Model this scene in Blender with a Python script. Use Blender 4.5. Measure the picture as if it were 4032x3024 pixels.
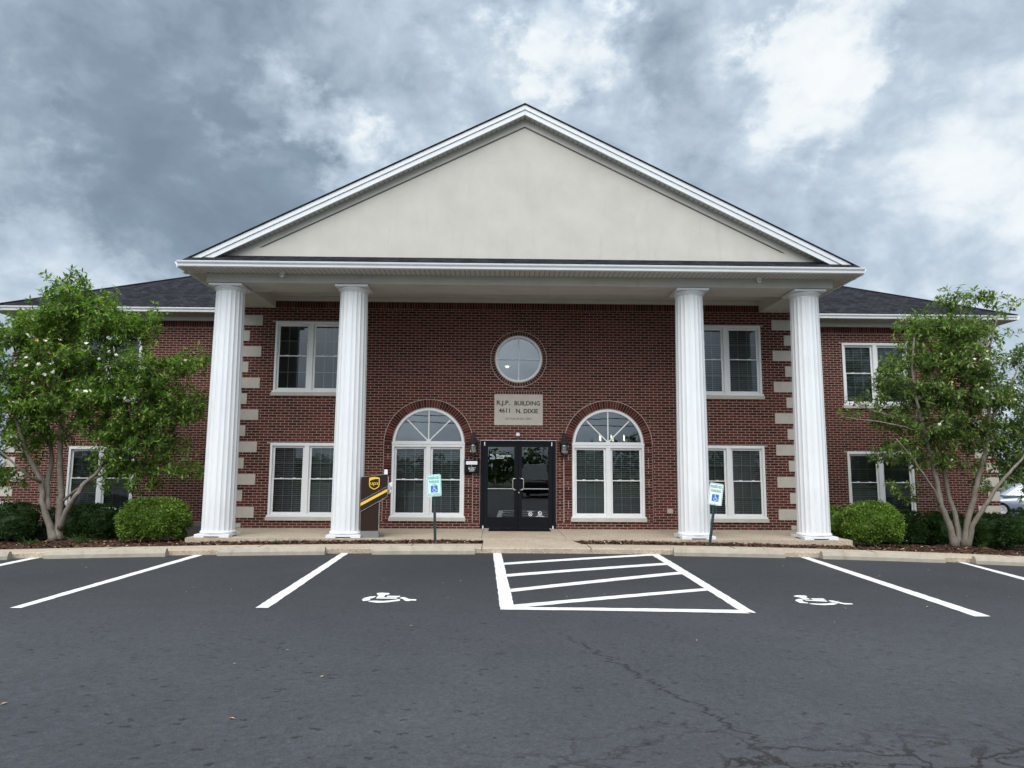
import bpy, math, random
import numpy as np
from mathutils import Vector, Matrix
from mathutils.geometry import tessellate_polygon
R = math.radians
PI = math.pi
for o in list(bpy.data.objects):
    bpy.data.objects.remove(o)
scn = bpy.context.scene
col = scn.collection

# ------------------------------------------------------------------ camera
F_PX = 2800.0                       # focal length in pixels of the 4032 wide photograph
TH, PS, RO = 0.11838061830483, 0.018480626104720933, 0.0058417735782549515
CAM = np.array([-0.5036820593, -18.13607067, 1.4995102960])
cF = np.array([math.sin(PS) * math.cos(TH), math.cos(PS) * math.cos(TH), math.sin(TH)])
cR = np.cross(cF, [0, 0, 1.0]); cR /= np.linalg.norm(cR)
cU = np.cross(cR, cF)
cR, cU = cR * math.cos(RO) + cU * math.sin(RO), -cR * math.sin(RO) + cU * math.cos(RO)
cam_d = bpy.data.cameras.new('camera')
cam_d.sensor_fit = 'HORIZONTAL'; cam_d.sensor_width = 36.0; cam_d.lens = F_PX / 4032 * 36
cam_d.clip_start = 0.1; cam_d.clip_end = 3000
cam = bpy.data.objects.new('camera', cam_d); col.objects.link(cam)
cam.matrix_world = Matrix(((cR[0], cU[0], -cF[0], CAM[0]), (cR[1], cU[1], -cF[1], CAM[1]), (cR[2], cU[2], -cF[2], CAM[2]), (0, 0, 0, 1)))
scn.camera = cam

# ------------------------------------------------------------------ exposure
scn.render.engine = 'CYCLES'
scn.view_settings.view_transform = 'Standard'
scn.view_settings.look = 'None'
scn.view_settings.exposure = 0.22
scn.view_settings.gamma = 1.0
scn.view_settings.use_curve_mapping = False
scn.cycles.max_bounces = 8
scn.cycles.transparent_max_bounces = 16

# helpers that turn a measured direction into a place in the scene
def ray(px, py): return cF + cR * (px - 2016) / F_PX + cU * (1512 - py) / F_PX
def on_y(px, py, y):
    r = ray(px, py); t = (y - CAM[1]) / r[1]; return CAM + t * r
def g_lot(x):                        # the lot falls gently away to both sides of the door
    k = 0.0014 if x < 0 else 0.0020
    return -0.12 - k * min(abs(x), 12.0) ** 2
def on_lot(px, py, dz=0.0):
    r = ray(px, py); z = -0.12
    for _ in range(12):
        t = (z - CAM[2]) / r[2]; p = CAM + t * r; z = g_lot(p[0]) + dz
    return p

# ------------------------------------------------------------------ sun (overcast, very soft)
sun_el, sun_az = R(47), R(194)       # high, behind the camera and a little to the right
sl = bpy.data.lights.new('sun', 'SUN'); sl.energy = 1.5; sl.angle = R(55); sl.color = (1.0, 0.97, 0.93)
so = bpy.data.objects.new('sun', sl); col.objects.link(so)
sdir = Vector((math.sin(sun_az) * math.cos(sun_el), math.cos(sun_az) * math.cos(sun_el), math.sin(sun_el)))
so.rotation_euler = sdir.to_track_quat('Z', 'Y').to_euler()

# ------------------------------------------------------------------ node helper
class NT:
    def __init__(s, nt): s.nt = nt; s.nt.nodes.clear()
    def n(s, typ, **kw):
        nd = s.nt.nodes.new(typ)
        for k, v in kw.items():
            if k.startswith('i_'):
                key = k[2:]
                key = int(key) if key.isdigit() else key.replace('_', ' ')
                nd.inputs[key].default_value = v
            else: setattr(nd, k, v)
        return nd
    def l(s, a, b): s.nt.links.new(a, b)
    def val(s, sock, v):
        if hasattr(v, 'is_output'): s.l(v, sock)
        else: sock.default_value = v
    def math(s, op, a, b=0.0, c=0.0, clamp=False):
        nd = s.nt.nodes.new('ShaderNodeMath'); nd.operation = op; nd.use_clamp = clamp
        for i, v in enumerate((a, b, c)): s.val(nd.inputs[i], v)
        return nd.outputs[0]
    def vmath(s, op, a, b=(0, 0, 0)):
        nd = s.nt.nodes.new('ShaderNodeVectorMath'); nd.operation = op
        s.val(nd.inputs[0], a); s.val(nd.inputs[1], b)
        return nd.outputs['Value'] if op in ('DOT_PRODUCT', 'LENGTH') else nd.outputs[0]
    def ramp(s, fac, stops, interp='LINEAR'):
        nd = s.nt.nodes.new('ShaderNodeValToRGB'); cr = nd.color_ramp; cr.interpolation = interp
        while len(cr.elements) < len(stops): cr.elements.new(0.5)
        for e, (p, c) in zip(cr.elements, stops):
            e.position = p; e.color = c if len(c) == 4 else (*c, 1)
        s.val(nd.inputs[0], fac); return nd.outputs[0]
    def mix(s, fac, a, b, blend='MIX'):
        nd = s.nt.nodes.new('ShaderNodeMix'); nd.data_type = 'RGBA'; nd.blend_type = blend
        s.val(nd.inputs[0], fac); s.val(nd.inputs[6], a); s.val(nd.inputs[7], b); return nd.outputs[2]
    def noise(s, vec, scale, detail=4.0, rough=0.55, dist=0.0):
        nd = s.nt.nodes.new('ShaderNodeTexNoise')
        if vec is not None: s.val(nd.inputs['Vector'], vec)
        nd.inputs['Scale'].default_value = scale; nd.inputs['Detail'].default_value = detail
        nd.inputs['Roughness'].default_value = rough; nd.inputs['Distortion'].default_value = dist
        return nd.outputs[0]
    def smooth(s, v, a, b):
        nd = s.nt.nodes.new('ShaderNodeMapRange'); nd.interpolation_type = 'SMOOTHSTEP'
        s.val(nd.inputs[0], v)
        nd.inputs[1].default_value = a; nd.inputs[2].default_value = b
        return nd.outputs[0]
    def xyz(s, v):
        nd = s.nt.nodes.new('ShaderNodeSeparateXYZ'); s.l(v, nd.inputs[0]); return nd.outputs
    def comb(s, x, y, z):
        nd = s.nt.nodes.new('ShaderNodeCombineXYZ')
        for i, v in enumerate((x, y, z)): s.val(nd.inputs[i], v)
        return nd.outputs[0]

# ------------------------------------------------------------------ sky
world = bpy.data.worlds.new('World'); scn.world = world; world.use_nodes = True
W = NT(world.node_tree)
wo = W.n('ShaderNodeOutputWorld'); bg = W.n('ShaderNodeBackground'); bg.inputs[1].default_value = 0.1
W.l(bg.outputs[0], wo.inputs[0])
nish = W.n('ShaderNodeTexSky'); nish.sky_type = 'NISHITA'; nish.sun_disc = False
nish.sun_elevation = sun_el; nish.sun_rotation = sun_az; nish.dust_density = 2.0
tc = W.n('ShaderNodeTexCoord'); D = tc.outputs['Generated']
dx, dy, dz = W.xyz(D)
Ds = W.vmath('MULTIPLY', D, (1.0, 1.0, 1.35))
warp = W.n('ShaderNodeTexNoise'); W.l(Ds, warp.inputs['Vector']); warp.inputs['Scale'].default_value = 5.0; warp.inputs['Detail'].default_value = 3
Dw = W.vmath('ADD', Ds, W.vmath('MULTIPLY', W.vmath('SUBTRACT', warp.outputs[1], (0.5, 0.5, 0.5)), (0.10, 0.10, 0.10)))
n1 = W.noise(Dw, 3.4, 12.0, 0.60)
n2 = W.noise(Dw, 11.0, 10.0, 0.62)
n3 = W.noise(W.vmath('ADD', Dw, (3.7, 1.2, 0.4)), 7.0, 7.0, 0.5)
billow = W.math('ABSOLUTE', W.math('SUBTRACT', W.math('MULTIPLY', n3, 2.0), 1.0))
base = W.math('ADD', W.math('MULTIPLY', W.math('SUBTRACT', n1, 0.5), 1.05), W.math('ADD', W.math('MULTIPLY', W.math('SUBTRACT', n2, 0.5), 0.58), W.math('ADD', W.math('MULTIPLY', W.math('SUBTRACT', billow, 0.2), 0.40), 0.44)))
w2 = W.n('ShaderNodeTexNoise'); W.l(Ds, w2.inputs['Vector']); w2.inputs['Scale'].default_value = 6.5; w2.inputs['Detail'].default_value = 7; w2.inputs['Roughness'].default_value = 0.6
Db = W.vmath('NORMALIZE', W.vmath('ADD', D, W.vmath('MULTIPLY', W.vmath('SUBTRACT', w2.outputs[1], (0.5, 0.5, 0.5)), (0.34, 0.34, 0.34))))
def blob(px, py, deg, amp):
    d = ray(px, py); d = d / np.linalg.norm(d)
    v = W.vmath('DOT_PRODUCT', Db, tuple(d))
    return W.math('MULTIPLY', W.smooth(v, math.cos(R(deg)), 1.0), amp)
acc = base
for b in ((420, 680, 20, -0.16), (900, 850, 10, -0.12), (100, 150, 18, -0.04), (1300, 150, 12, -0.05), (2200, 130, 6, 0.36), (2330, 330, 4, 0.14), (1960, 330, 5, 0.16),
          (3330, 110, 4.5, 0.24), (3180, 300, 4.5, 0.17), (3040, 480, 4, 0.14), (3440, 330, 4, 0.10), (4000, 520, 7, 0.10), (1060, 470, 4, 0.22), (1270, 540, 4, 0.22), (1440, 660, 4, 0.20), (830, 590, 4, 0.10),
          (3500, 800, 8, 0.05), (3950, 1080, 10, 0.16), (60, 1080, 9, 0.24), (420, 1010, 8, 0.15), (2620, 250, 6, -0.10), (2800, 750, 9, -0.03), (3200, 600, 32, 0.13), (1700, 250, 18, 0.07), (2750, 550, 12, 0.05), (20, 490, 4, 0.16)):
    acc = W.math('ADD', acc, blob(*b))
cloud = W.ramp(acc, [(0.0, (0.175, 0.232, 0.296)), (0.20, (0.212, 0.280, 0.352)), (0.36, (0.288, 0.365, 0.446)), (0.48, (0.385, 0.465, 0.555)), (0.60, (0.46, 0.55, 0.640)), (0.72, (0.60, 0.68, 0.755)), (0.84, (0.77, 0.82, 0.85)), (1.0, (0.85, 0.87, 0.88))])
# sky brightened overhead and round the sun, mostly out of frame, to light the building
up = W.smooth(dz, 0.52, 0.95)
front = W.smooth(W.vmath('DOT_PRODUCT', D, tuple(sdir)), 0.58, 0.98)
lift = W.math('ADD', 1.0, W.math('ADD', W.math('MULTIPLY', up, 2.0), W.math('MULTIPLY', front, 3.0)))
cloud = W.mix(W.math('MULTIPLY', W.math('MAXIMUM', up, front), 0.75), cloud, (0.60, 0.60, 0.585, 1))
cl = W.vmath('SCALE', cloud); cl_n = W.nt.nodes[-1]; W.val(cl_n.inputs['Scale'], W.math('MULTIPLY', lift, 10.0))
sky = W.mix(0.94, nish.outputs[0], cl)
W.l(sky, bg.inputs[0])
world.cycles.sampling_method = 'MANUAL'; world.cycles.sample_map_resolution = 512

# ------------------------------------------------------------------ materials
def mat(name, color=(0.5, 0.5, 0.5), rough=0.6, metal=0.0, spec=0.5, emit=None, estr=1.0):
    m = bpy.data.materials.new(name); m.use_nodes = True
    T = NT(m.node_tree); out = T.n('ShaderNodeOutputMaterial'); b = T.n('ShaderNodeBsdfPrincipled')
    T.l(b.outputs[0], out.inputs[0])
    b.inputs['Base Color'].default_value = (*color, 1); b.inputs['Roughness'].default_value = rough
    b.inputs['Metallic'].default_value = metal; b.inputs['Specular IOR Level'].default_value = spec
    if emit: b.inputs['Emission Color'].default_value = (*emit, 1); b.inputs['Emission Strength'].default_value = estr
    m['_'] = 1
    return m, T, b, out
def geo(T): return T.n('ShaderNodeNewGeometry')
def bump(T, b, h, strength=0.3, dist=0.01):
    bp = T.n('ShaderNodeBump'); bp.inputs['Strength'].default_value = strength; bp.inputs['Distance'].default_value = dist
    T.val(bp.inputs['Height'], h); T.l(bp.outputs[0], b.inputs['Normal'])
def weathered(name, c, var=0.12, scale=3.0, rough=0.6, bstr=0.0, bscale=200.0, spec=0.5, dirt=None, metal=0.0):
    """a colour with blotches, fine grain and (optionally) grain bump"""
    m, T, b, o = mat(name, c, rough, metal, spec)
    pos = geo(T).outputs['Position']
    n = T.noise(pos, scale, 6, 0.6); f = T.noise(pos, bscale * 0.5, 2, 0.6)
    fac = T.math('ADD', T.math('MULTIPLY', n, 0.7), T.math('MULTIPLY', f, 0.3))
    lo = tuple(v * (1 - var) for v in c); hi = tuple(min(1, v * (1 + var)) for v in c)
    cc = T.ramp(fac, [(0.3, lo), (0.7, hi)])
    if dirt:
        st = T.noise(T.vmath('MULTIPLY', pos, (3.0, 3.0, 0.6)), 1.6, 7, 0.65)
        cc = T.mix(T.math('MULTIPLY', T.smooth(st, 0.52, 0.75), dirt[1]), cc, (*dirt[0], 1))
    T.l(cc, b.inputs['Base Color'])
    rr = T.math('ADD', T.math('MULTIPLY', n, 0.2), rough - 0.1); T.l(rr, b.inputs['Roughness'])
    if bstr: bump(T, b, T.noise(pos, bscale, 3, 0.6), bstr, 0.004)
    return m

def brick_wall_mat():
    m, T, b, o = mat('brick', (0.1, 0.04, 0.035), 0.9, spec=0.08)
    pos = geo(T).outputs['Position']; x, y, z = T.xyz(pos)
    wob = T.noise(pos, 9.0, 2, 0.5)
    u = T.math('ADD', T.math('ADD', x, y), T.math('MULTIPLY', wob, 0.006))
    v = T.math('ADD', T.math('ADD', z, 0.0135), T.math('MULTIPLY', T.noise(pos, 7.0, 2, 0.5), 0.005))
    bt = T.n('ShaderNodeTexBrick'); T.l(T.comb(u, v, 0.0), bt.inputs['Vector'])
    bt.offset = 0.5; bt.inputs['Scale'].default_value = 1.0
    bt.inputs['Brick Width'].default_value = 0.2045; bt.inputs['Row Height'].default_value = 0.0677
    bt.inputs['Mortar Size'].default_value = 0.0060; bt.inputs['Mortar Smooth'].default_value = 0.15; bt.inputs['Bias'].default_value = 0.0
    bt.inputs['Color1'].default_value = (0.112, 0.029, 0.022, 1); bt.inputs['Color2'].default_value = (0.042, 0.0135, 0.0115, 1)
    bt.inputs['Mortar'].default_value = (0.36, 0.29, 0.25, 1)
    # a few burnt, nearly black bricks
    bu = T.math('FLOOR', T.math('DIVIDE', u, 0.2045)); bv = T.math('FLOOR', T.math('DIVIDE', v, 0.0677))
    big = T.noise(pos, 0.5, 5, 0.6); fine = T.noise(pos, 60, 4, 0.7)
    c = T.mix(T.math('MULTIPLY', T.smooth(big, 0.45, 0.8), 0.25), bt.outputs[0], (0.15, 0.05, 0.042, 1))
    c = T.mix(0.35, c, T.ramp(fine, [(0.3, (0.55, 0.55, 0.55)), (0.7, (1.35, 1.3, 1.3))]), 'MULTIPLY')
    T.l(c, b.inputs['Base Color'])
    h = T.math('ADD', T.math('SUBTRACT', 1.0, bt.outputs['Fac']), T.math('MULTIPLY', fine, 0.25))
    bump(T, b, h, 0.6, 0.008)
    return m
def loose_brick_mat():
    m, T, b, o = mat('shaped_brick', (0.1, 0.04, 0.035), 0.9, spec=0.08)
    g = geo(T); fine = T.noise(g.outputs['Position'], 60, 4, 0.7)
    c = T.ramp(g.outputs['Random Per Island'], [(0.0, (0.040, 0.0145, 0.0125)), (0.35, (0.065, 0.021, 0.017)), (0.8, (0.095, 0.029, 0.022)), (1.0, (0.115, 0.042, 0.033))])
    c = T.mix(0.35, c, T.ramp(fine, [(0.3, (0.55, 0.55, 0.55)), (0.7, (1.35, 1.3, 1.3))]), 'MULTIPLY')
    T.l(c, b.inputs['Base Color']); bump(T, b, fine, 0.3, 0.004)
    return m
def shingle_mat(axis):
    m, T, b, o = mat('shingles_' + axis, (0.03, 0.032, 0.037), 0.95, spec=0.08)
    pos = geo(T).outputs['Position']; x, y, z = T.xyz(pos)
    u = x if axis == 'x' else y
    bt = T.n('ShaderNodeTexBrick'); T.l(T.comb(u, T.math('MULTIPLY', z, 2.236), 0.0), bt.inputs['Vector'])
    bt.offset = 0.37; bt.inputs['Scale'].default_value = 1.0; bt.inputs['Brick Width'].default_value = 0.19; bt.inputs['Row Height'].default_value = 0.143
    bt.inputs['Mortar Size'].default_value = 0.007; bt.inputs['Mortar Smooth'].default_value = 0.3
    bt.inputs['Color1'].default_value = (0.010, 0.011, 0.014, 1); bt.inputs['Color2'].default_value = (0.030, 0.031, 0.037, 1); bt.inputs['Mortar'].default_value = (0.004, 0.004, 0.005, 1)
    c = T.mix(0.5, bt.outputs[0], T.ramp(T.noise(pos, 90, 3, 0.7), [(0.3, (0.5, 0.5, 0.5)), (0.7, (1.5, 1.5, 1.5))]), 'MULTIPLY')
    T.l(c, b.inputs['Base Color']); bump(T, b, T.math('SUBTRACT', 1.0, bt.outputs['Fac']), 0.5, 0.01)
    return m
def soffit_mat():
    m, T, b, o = mat('vented_soffit', (0.52, 0.50, 0.45), 0.55)
    pos = geo(T).outputs['Position']; x, y, z = T.xyz(pos)
    s = T.math('FRACT', T.math('DIVIDE', T.math('ADD', x, 40.0), 0.11))
    line = T.math('LESS_THAN', s, 0.13)
    c = T.mix(line, (0.52, 0.50, 0.45, 1), (0.13, 0.125, 0.11, 1)); T.l(c, b.inputs['Base Color'])
    bump(T, b, T.math('SUBTRACT', 1.0, line), 0.6, 0.006)
    return m
def asphalt_mat():
    m, T, b, o = mat('asphalt', (0.045, 0.047, 0.05), 0.8, spec=0.35)
    pos = geo(T).outputs['Position']; x, y, z = T.xyz(pos)
    big = T.noise(pos, 0.22, 5, 0.6); mid = T.noise(pos, 2.0, 5, 0.65); fine = T.noise(pos, 70, 4, 0.75); grit = T.noise(pos, 160, 2, 0.7)
    c = T.ramp(big, [(0.3, (0.027, 0.030, 0.035)), (0.5, (0.034, 0.037, 0.043)), (0.72, (0.046, 0.049, 0.056))])
    c = T.mix(0.55, c, T.ramp(fine, [(0.25, (0.45, 0.45, 0.45)), (0.5, (1, 1, 1)), (0.8, (1.7, 1.7, 1.7))]), 'MULTIPLY')
    cg = T.noise(pos, 17, 5, 0.8); c = T.mix(0.75, c, T.ramp(cg, [(0.3, (0.55, 0.55, 0.55)), (0.5, (1, 1, 1)), (0.72, (1.5, 1.5, 1.5))]), 'MULTIPLY')
    c = T.mix(0.3, c, T.ramp(mid, [(0.3, (0.7, 0.7, 0.72)), (0.7, (1.25, 1.25, 1.22))]), 'MULTIPLY')
    wear = T.math('MULTIPLY_ADD', T.smooth(T.math('ADD', y, T.math('MULTIPLY', T.math('SUBTRACT', big, 0.5), 5.0)), -7.0, -13.0), 0.50, 0.78)
    wn = T.n('ShaderNodeVectorMath', operation='SCALE'); T.l(c, wn.inputs[0]); T.l(wear, wn.inputs['Scale']); c = wn.outputs[0]
    # pits where sealer did not fill
    pn = T.n('ShaderNodeTexNoise'); T.l(pos, pn.inputs['Vector']); pn.inputs['Scale'].default_value = 9.0; pn.inputs['Detail'].default_value = 5; pn.inputs['Roughness'].default_value = 0.7
    vo = T.n('ShaderNodeTexVoronoi'); T.l(T.vmath('ADD', T.vmath('MULTIPLY', pos, (0.8, 1.25, 1)), T.vmath('MULTIPLY', T.vmath('SUBTRACT', pn.outputs[1], (0.5, 0.5, 0.5)), (0.16, 0.16, 0))), vo.inputs['Vector']); vo.inputs['Scale'].default_value = 8.5
    pit = T.math('LESS_THAN', T.math('ADD', vo.outputs['Distance'], T.math('MULTIPLY', T.noise(pos, 30, 3, 0.6), 0.42)), T.math('ADD', 0.275, T.math('MULTIPLY', T.noise(pos, 1.1, 3, 0.6), 0.22)))
    keep = T.math('GREATER_THAN', T.xyz(vo.outputs['Color'])[0], T.math('SUBTRACT', 0.92, T.math('MULTIPLY', T.smooth(y, -7.5, -12.0), 0.50)))
    pit = T.math('MULTIPLY', pit, keep)
    c = T.mix(T.math('MULTIPLY', pit, 0.75), c, (0.009, 0.009, 0.010, 1))
    # alligator cracking near the road side, thickest on the right, and one wandering crack
    jit = T.n('ShaderNodeTexNoise'); T.l(pos, jit.inputs['Vector']); jit.inputs['Scale'].default_value = 2.6; jit.inputs['Detail'].default_value = 6; jit.inputs['Roughness'].default_value = 0.7
    pj = T.vmath('ADD', pos, T.vmath('MULTIPLY', T.vmath('SUBTRACT', jit.outputs[1], (0.5, 0.5, 0.5)), (0.55, 0.55, 0)))
    def crack(scale, w, sy):
        v = T.n('ShaderNodeTexVoronoi'); v.feature = 'DISTANCE_TO_EDGE'; T.l(T.vmath('MULTIPLY', pj, (1, sy, 0)), v.inputs['Vector']); v.inputs['Scale'].default_value = scale
        return T.math('SUBTRACT', 1.0, T.smooth(v.outputs['Distance'], w * 0.25, w))
    zone = T.math('ADD', T.math('MULTIPLY', T.smooth(y, -13.0, -14.2), T.smooth(x, -1.0, 1.2)), T.math('MULTIPLY', T.smooth(y, -13.4, -14.6), 0.35))
    zone = T.math('MULTIPLY', zone, T.smooth(T.noise(pos, 0.8, 3, 0.6), 0.30, 0.5), clamp=True)
    ck = T.math('MAXIMUM', T.math('MULTIPLY', crack(1.25, 0.026, 1.7), zone), T.math('MULTIPLY', T.math('MULTIPLY', crack(2.6, 0.042, 1.6), zone), T.smooth(T.noise(pos, 0.9, 3, 0.6), 0.5, 0.62)))
    wx = T.math('ADD', T.math('ADD', x, T.math('MULTIPLY', T.math('ADD', y, 11.5), 0.33)), T.math('MULTIPLY', T.math('SUBTRACT', T.noise(T.comb(0.0, y, 0.0), 2.2, 9, 0.72), 0.5), 1.1))
    one = T.math('SUBTRACT', 1.0, T.smooth(T.math('ABSOLUTE', T.math('SUBTRACT', wx, 0.36)), 0.003, 0.017))
    one = T.math('MULTIPLY', one, T.math('MULTIPLY', T.smooth(y, -10.4, -11.6), T.smooth(y, -14.2, -13.6)))
    ck = T.math('MAXIMUM', ck, one)
    halo = T.math('MULTIPLY', T.smooth(T.noise(pos, 6, 4, 0.7), 0.35, 0.7), T.math('MULTIPLY', zone, 0.25))
    c = T.mix(halo, c, (0.062, 0.056, 0.050, 1))
    c = T.mix(T.math('MULTIPLY', ck, 0.92), c, (0.008, 0.007, 0.006, 1))
    T.l(c, b.inputs['Base Color'])
    T.l(T.ramp(fine, [(0.3, (0.9, 0.9, 0.9)), (0.7, (0.66, 0.66, 0.66))]), b.inputs['Roughness'])
    h = T.math('SUBTRACT', T.math('ADD', T.math('MULTIPLY', fine, 0.6), T.math('MULTIPLY', grit, 0.4)), T.math('MULTIPLY', T.math('MAXIMUM', ck, pit), 1.5))
    bump(T, b, h, 0.55, 0.012)
    return m
def aggregate_mat():
    m, T, b, o = mat('exposed_aggregate', (0.35, 0.29, 0.22), 0.85)
    pos = geo(T).outputs['Position']
    vo = T.n('ShaderNodeTexVoronoi'); T.l(pos, vo.inputs['Vector']); vo.inputs['Scale'].default_value = 75
    st = T.ramp(T.xyz(vo.outputs['Color'])[0], [(0.0, (0.17, 0.13, 0.09)), (0.4, (0.34, 0.275, 0.20)), (0.75, (0.47, 0.39, 0.30)), (1.0, (0.66, 0.58, 0.48))])
    n = T.noise(pos, 1.3, 5, 0.6)
    c = T.mix(0.5, st, T.ramp(n, [(0.3, (0.29, 0.235, 0.175)), (0.7, (0.45, 0.375, 0.29))]))
    c = T.mix(T.math('MULTIPLY', T.smooth(T.noise(pos, 3.1, 6, 0.7), 0.55, 0.8), 0.35), c, (0.16, 0.13, 0.10, 1))
    T.l(c, b.inputs['Base Color']); bump(T, b, vo.outputs['Distance'], 0.4, 0.006)
    return m
def paint_mat():
    m, T, b, o = mat('road_paint', (0.72, 0.73, 0.72), 0.7)
    pos = geo(T).outputs['Position']
    n = T.noise(pos, 55, 4, 0.75); w = T.noise(pos, 2.2, 5, 0.65)
    worn = T.math('MULTIPLY', T.smooth(n, 0.50, 0.64), T.smooth(w, 0.30, 0.70))
    c = T.mix(worn, T.ramp(w, [(0.3, (0.60, 0.61, 0.60)), (0.7, (0.74, 0.75, 0.74))]), (0.30, 0.31, 0.31, 1))
    T.l(c, b.inputs['Base Color']); bump(T, b, n, 0.3, 0.004)
    return m
def leaf_mat(name, stops, trans=0.38, gloss=0.55):
    m = bpy.data.materials.new(name); m.use_nodes = True
    T = NT(m.node_tree); out = T.n('ShaderNodeOutputMaterial'); b = T.n('ShaderNodeBsdfPrincipled'); tr = T.n('ShaderNodeBsdfTranslucent'); mx = T.n('ShaderNodeMixShader')
    g = geo(T); c = T.ramp(g.outputs['Random Per Island'], stops)
    n = T.noise(g.outputs['Position'], 1.1, 4, 0.6)
    c = T.mix(0.6, c, T.ramp(n, [(0.3, (0.62, 0.66, 0.62)), (0.7, (1.3, 1.25, 1.2))]), 'MULTIPLY')
    T.l(c, b.inputs['Base Color']); b.inputs['Roughness'].default_value = gloss; b.inputs['Specular IOR Level'].default_value = 0.25
    T.l(T.mix(1.0, c, (1.25, 1.5, 0.55, 1), 'MULTIPLY'), tr.inputs[0])
    mx.inputs[0].default_value = trans; T.l(b.outputs[0], mx.inputs[1]); T.l(tr.outputs[0], mx.inputs[2]); T.l(mx.outputs[0], out.inputs[0])
    return m
def glass_mat(name, refl=0.16, tint=(0.55, 0.62, 0.60)):
    m = bpy.data.materials.new(name); m.use_nodes = True
    T = NT(m.node_tree); out = T.n('ShaderNodeOutputMaterial'); tr = T.n('ShaderNodeBsdfTransparent'); gl = T.n('ShaderNodeBsdfGlossy'); mx = T.n('ShaderNodeMixShader')
    tr.inputs[0].default_value = (*tint, 1); gl.inputs['Roughness'].default_value = 0.0; gl.inputs['Color'].default_value = (0.92, 0.97, 1.0, 1)
    fr = T.n('ShaderNodeFresnel'); fr.inputs[0].default_value = 1.5
    f = T.math('ADD', T.math('MULTIPLY', fr.outputs[0], 1.0 - refl), refl, clamp=True)
    T.l(f, mx.inputs[0]); T.l(tr.outputs[0], mx.inputs[1]); T.l(gl.outputs[0], mx.inputs[2]); T.l(mx.outputs[0], out.inputs[0])
    bp = T.n('ShaderNodeBump'); bp.inputs['Strength'].default_value = 0.03; bp.inputs['Distance'].default_value = 0.02
    T.l(T.noise(geo(T).outputs['Position'], 1.6, 2, 0.5), bp.inputs['Height']); T.l(bp.outputs[0], gl.inputs['Normal'])
    return m

M = {}
M['brick'] = brick_wall_mat(); M['sbrick'] = loose_brick_mat()
M['mortar'] = weathered('mortar', (0.42, 0.345, 0.30), 0.12, 8, 0.9)
M['white'] = weathered('white_vinyl', (0.70, 0.71, 0.71), 0.05, 2.0, 0.45)
M['column'] = weathered('white_column_paint', (0.70, 0.715, 0.73), 0.05, 1.4, 0.42, dirt=((0.52, 0.52, 0.50), 0.30))
M['trim'] = weathered('white_aluminium', (0.68, 0.70, 0.72), 0.05, 2.0, 0.35)
M['stucco'] = weathered('stucco', (0.52, 0.50, 0.455), 0.09, 1.6, 0.9, 0.8, 110, 0.2, dirt=((0.42, 0.40, 0.36), 0.40))
M['groove'] = weathered('stucco_groove', (0.22, 0.205, 0.19), 0.1, 5, 0.9)
M['stone'] = weathered('limestone', (0.46, 0.425, 0.375), 0.12, 4.0, 0.85, 0.25, 160, 0.25, dirt=((0.33, 0.30, 0.26), 0.5))
M['soffit'] = soffit_mat(); M['shx'] = shingle_mat('x'); M['shy'] = shingle_mat('y')
M['asphalt'] = asphalt_mat(); M['agg'] = aggregate_mat(); M['paint'] = paint_mat()
M['concrete'] = weathered('stop_concrete', (0.345, 0.31, 0.255), 0.16, 5.0, 0.9, 0.5, 140, 0.2, dirt=((0.17, 0.15, 0.12), 0.5))
M['slab'] = weathered('slab_concrete', (0.33, 0.30, 0.26), 0.2, 6, 0.9, 0.4, 120)
M['mulch'] = weathered('mulch_soil', (0.05, 0.026, 0.017), 0.5, 30, 0.95, 0.8, 60, 0.15)
def chip_mat():
    m, T, b, o = mat('mulch_chips', (0.07, 0.035, 0.022), 0.9, spec=0.2)
    T.l(T.ramp(geo(T).outputs['Random Per Island'], [(0, (0.022, 0.011, 0.008)), (0.5, (0.062, 0.030, 0.019)), (0.85, (0.11, 0.055, 0.034)), (0.97, (0.20, 0.13, 0.08)), (1, (0.42, 0.33, 0.22))]), b.inputs['Base Color'])
    return m
M['chips'] = chip_mat()
M['grass'] = weathered('grass_soil', (0.05, 0.075, 0.025), 0.4, 6, 0.95)
M['glass'] = glass_mat('window_glass', 0.035, (0.46, 0.50, 0.50)); M['glass_clear'] = glass_mat('arch_glass', 0.16, (0.55, 0.62, 0.62)); M['glass_door'] = glass_mat('door_glass', 0.09, (0.30, 0.33, 0.32))
M['glass_lamp'] = glass_mat('seeded_lamp_glass', 0.10, (0.72, 0.70, 0.66)); M['glass_car'] = glass_mat('car_glass', 0.20, (0.35, 0.42, 0.40))
M['grille'] = weathered('window_grille', (0.62, 0.66, 0.64), 0.05, 3, 0.5)
M['blind'] = weathered('blind_slats', (0.54, 0.55, 0.53), 0.08, 3, 0.6)
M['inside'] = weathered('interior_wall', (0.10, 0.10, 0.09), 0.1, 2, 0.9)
M['black'] = weathered('black_anodised_metal', (0.006, 0.007, 0.010), 0.15, 3, 0.5, spec=0.12)
M['bronze'] = weathered('dark_bronze_metal', (0.030, 0.027, 0.025), 0.2, 20, 0.45, metal=0.3)
M['chrome'] = weathered('satin_chrome', (0.72, 0.72, 0.72), 0.04, 5, 0.25, metal=0.8)
M['rubber'] = weathered('black_rubber', (0.008, 0.008, 0.008), 0.2, 15, 0.9, spec=0.1)
M['letter'] = mat('carved_letters', (0.025, 0.023, 0.02), 0.8)[0]
M['letter2'] = mat('shallow_carved_letters', (0.13, 0.12, 0.10), 0.8)[0]
M['decal'] = mat('white_decal', (0.75, 0.76, 0.77), 0.5)[0]
M['decal_dim'] = mat('faint_decal', (0.10, 0.11, 0.11), 0.5)[0]
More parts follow.
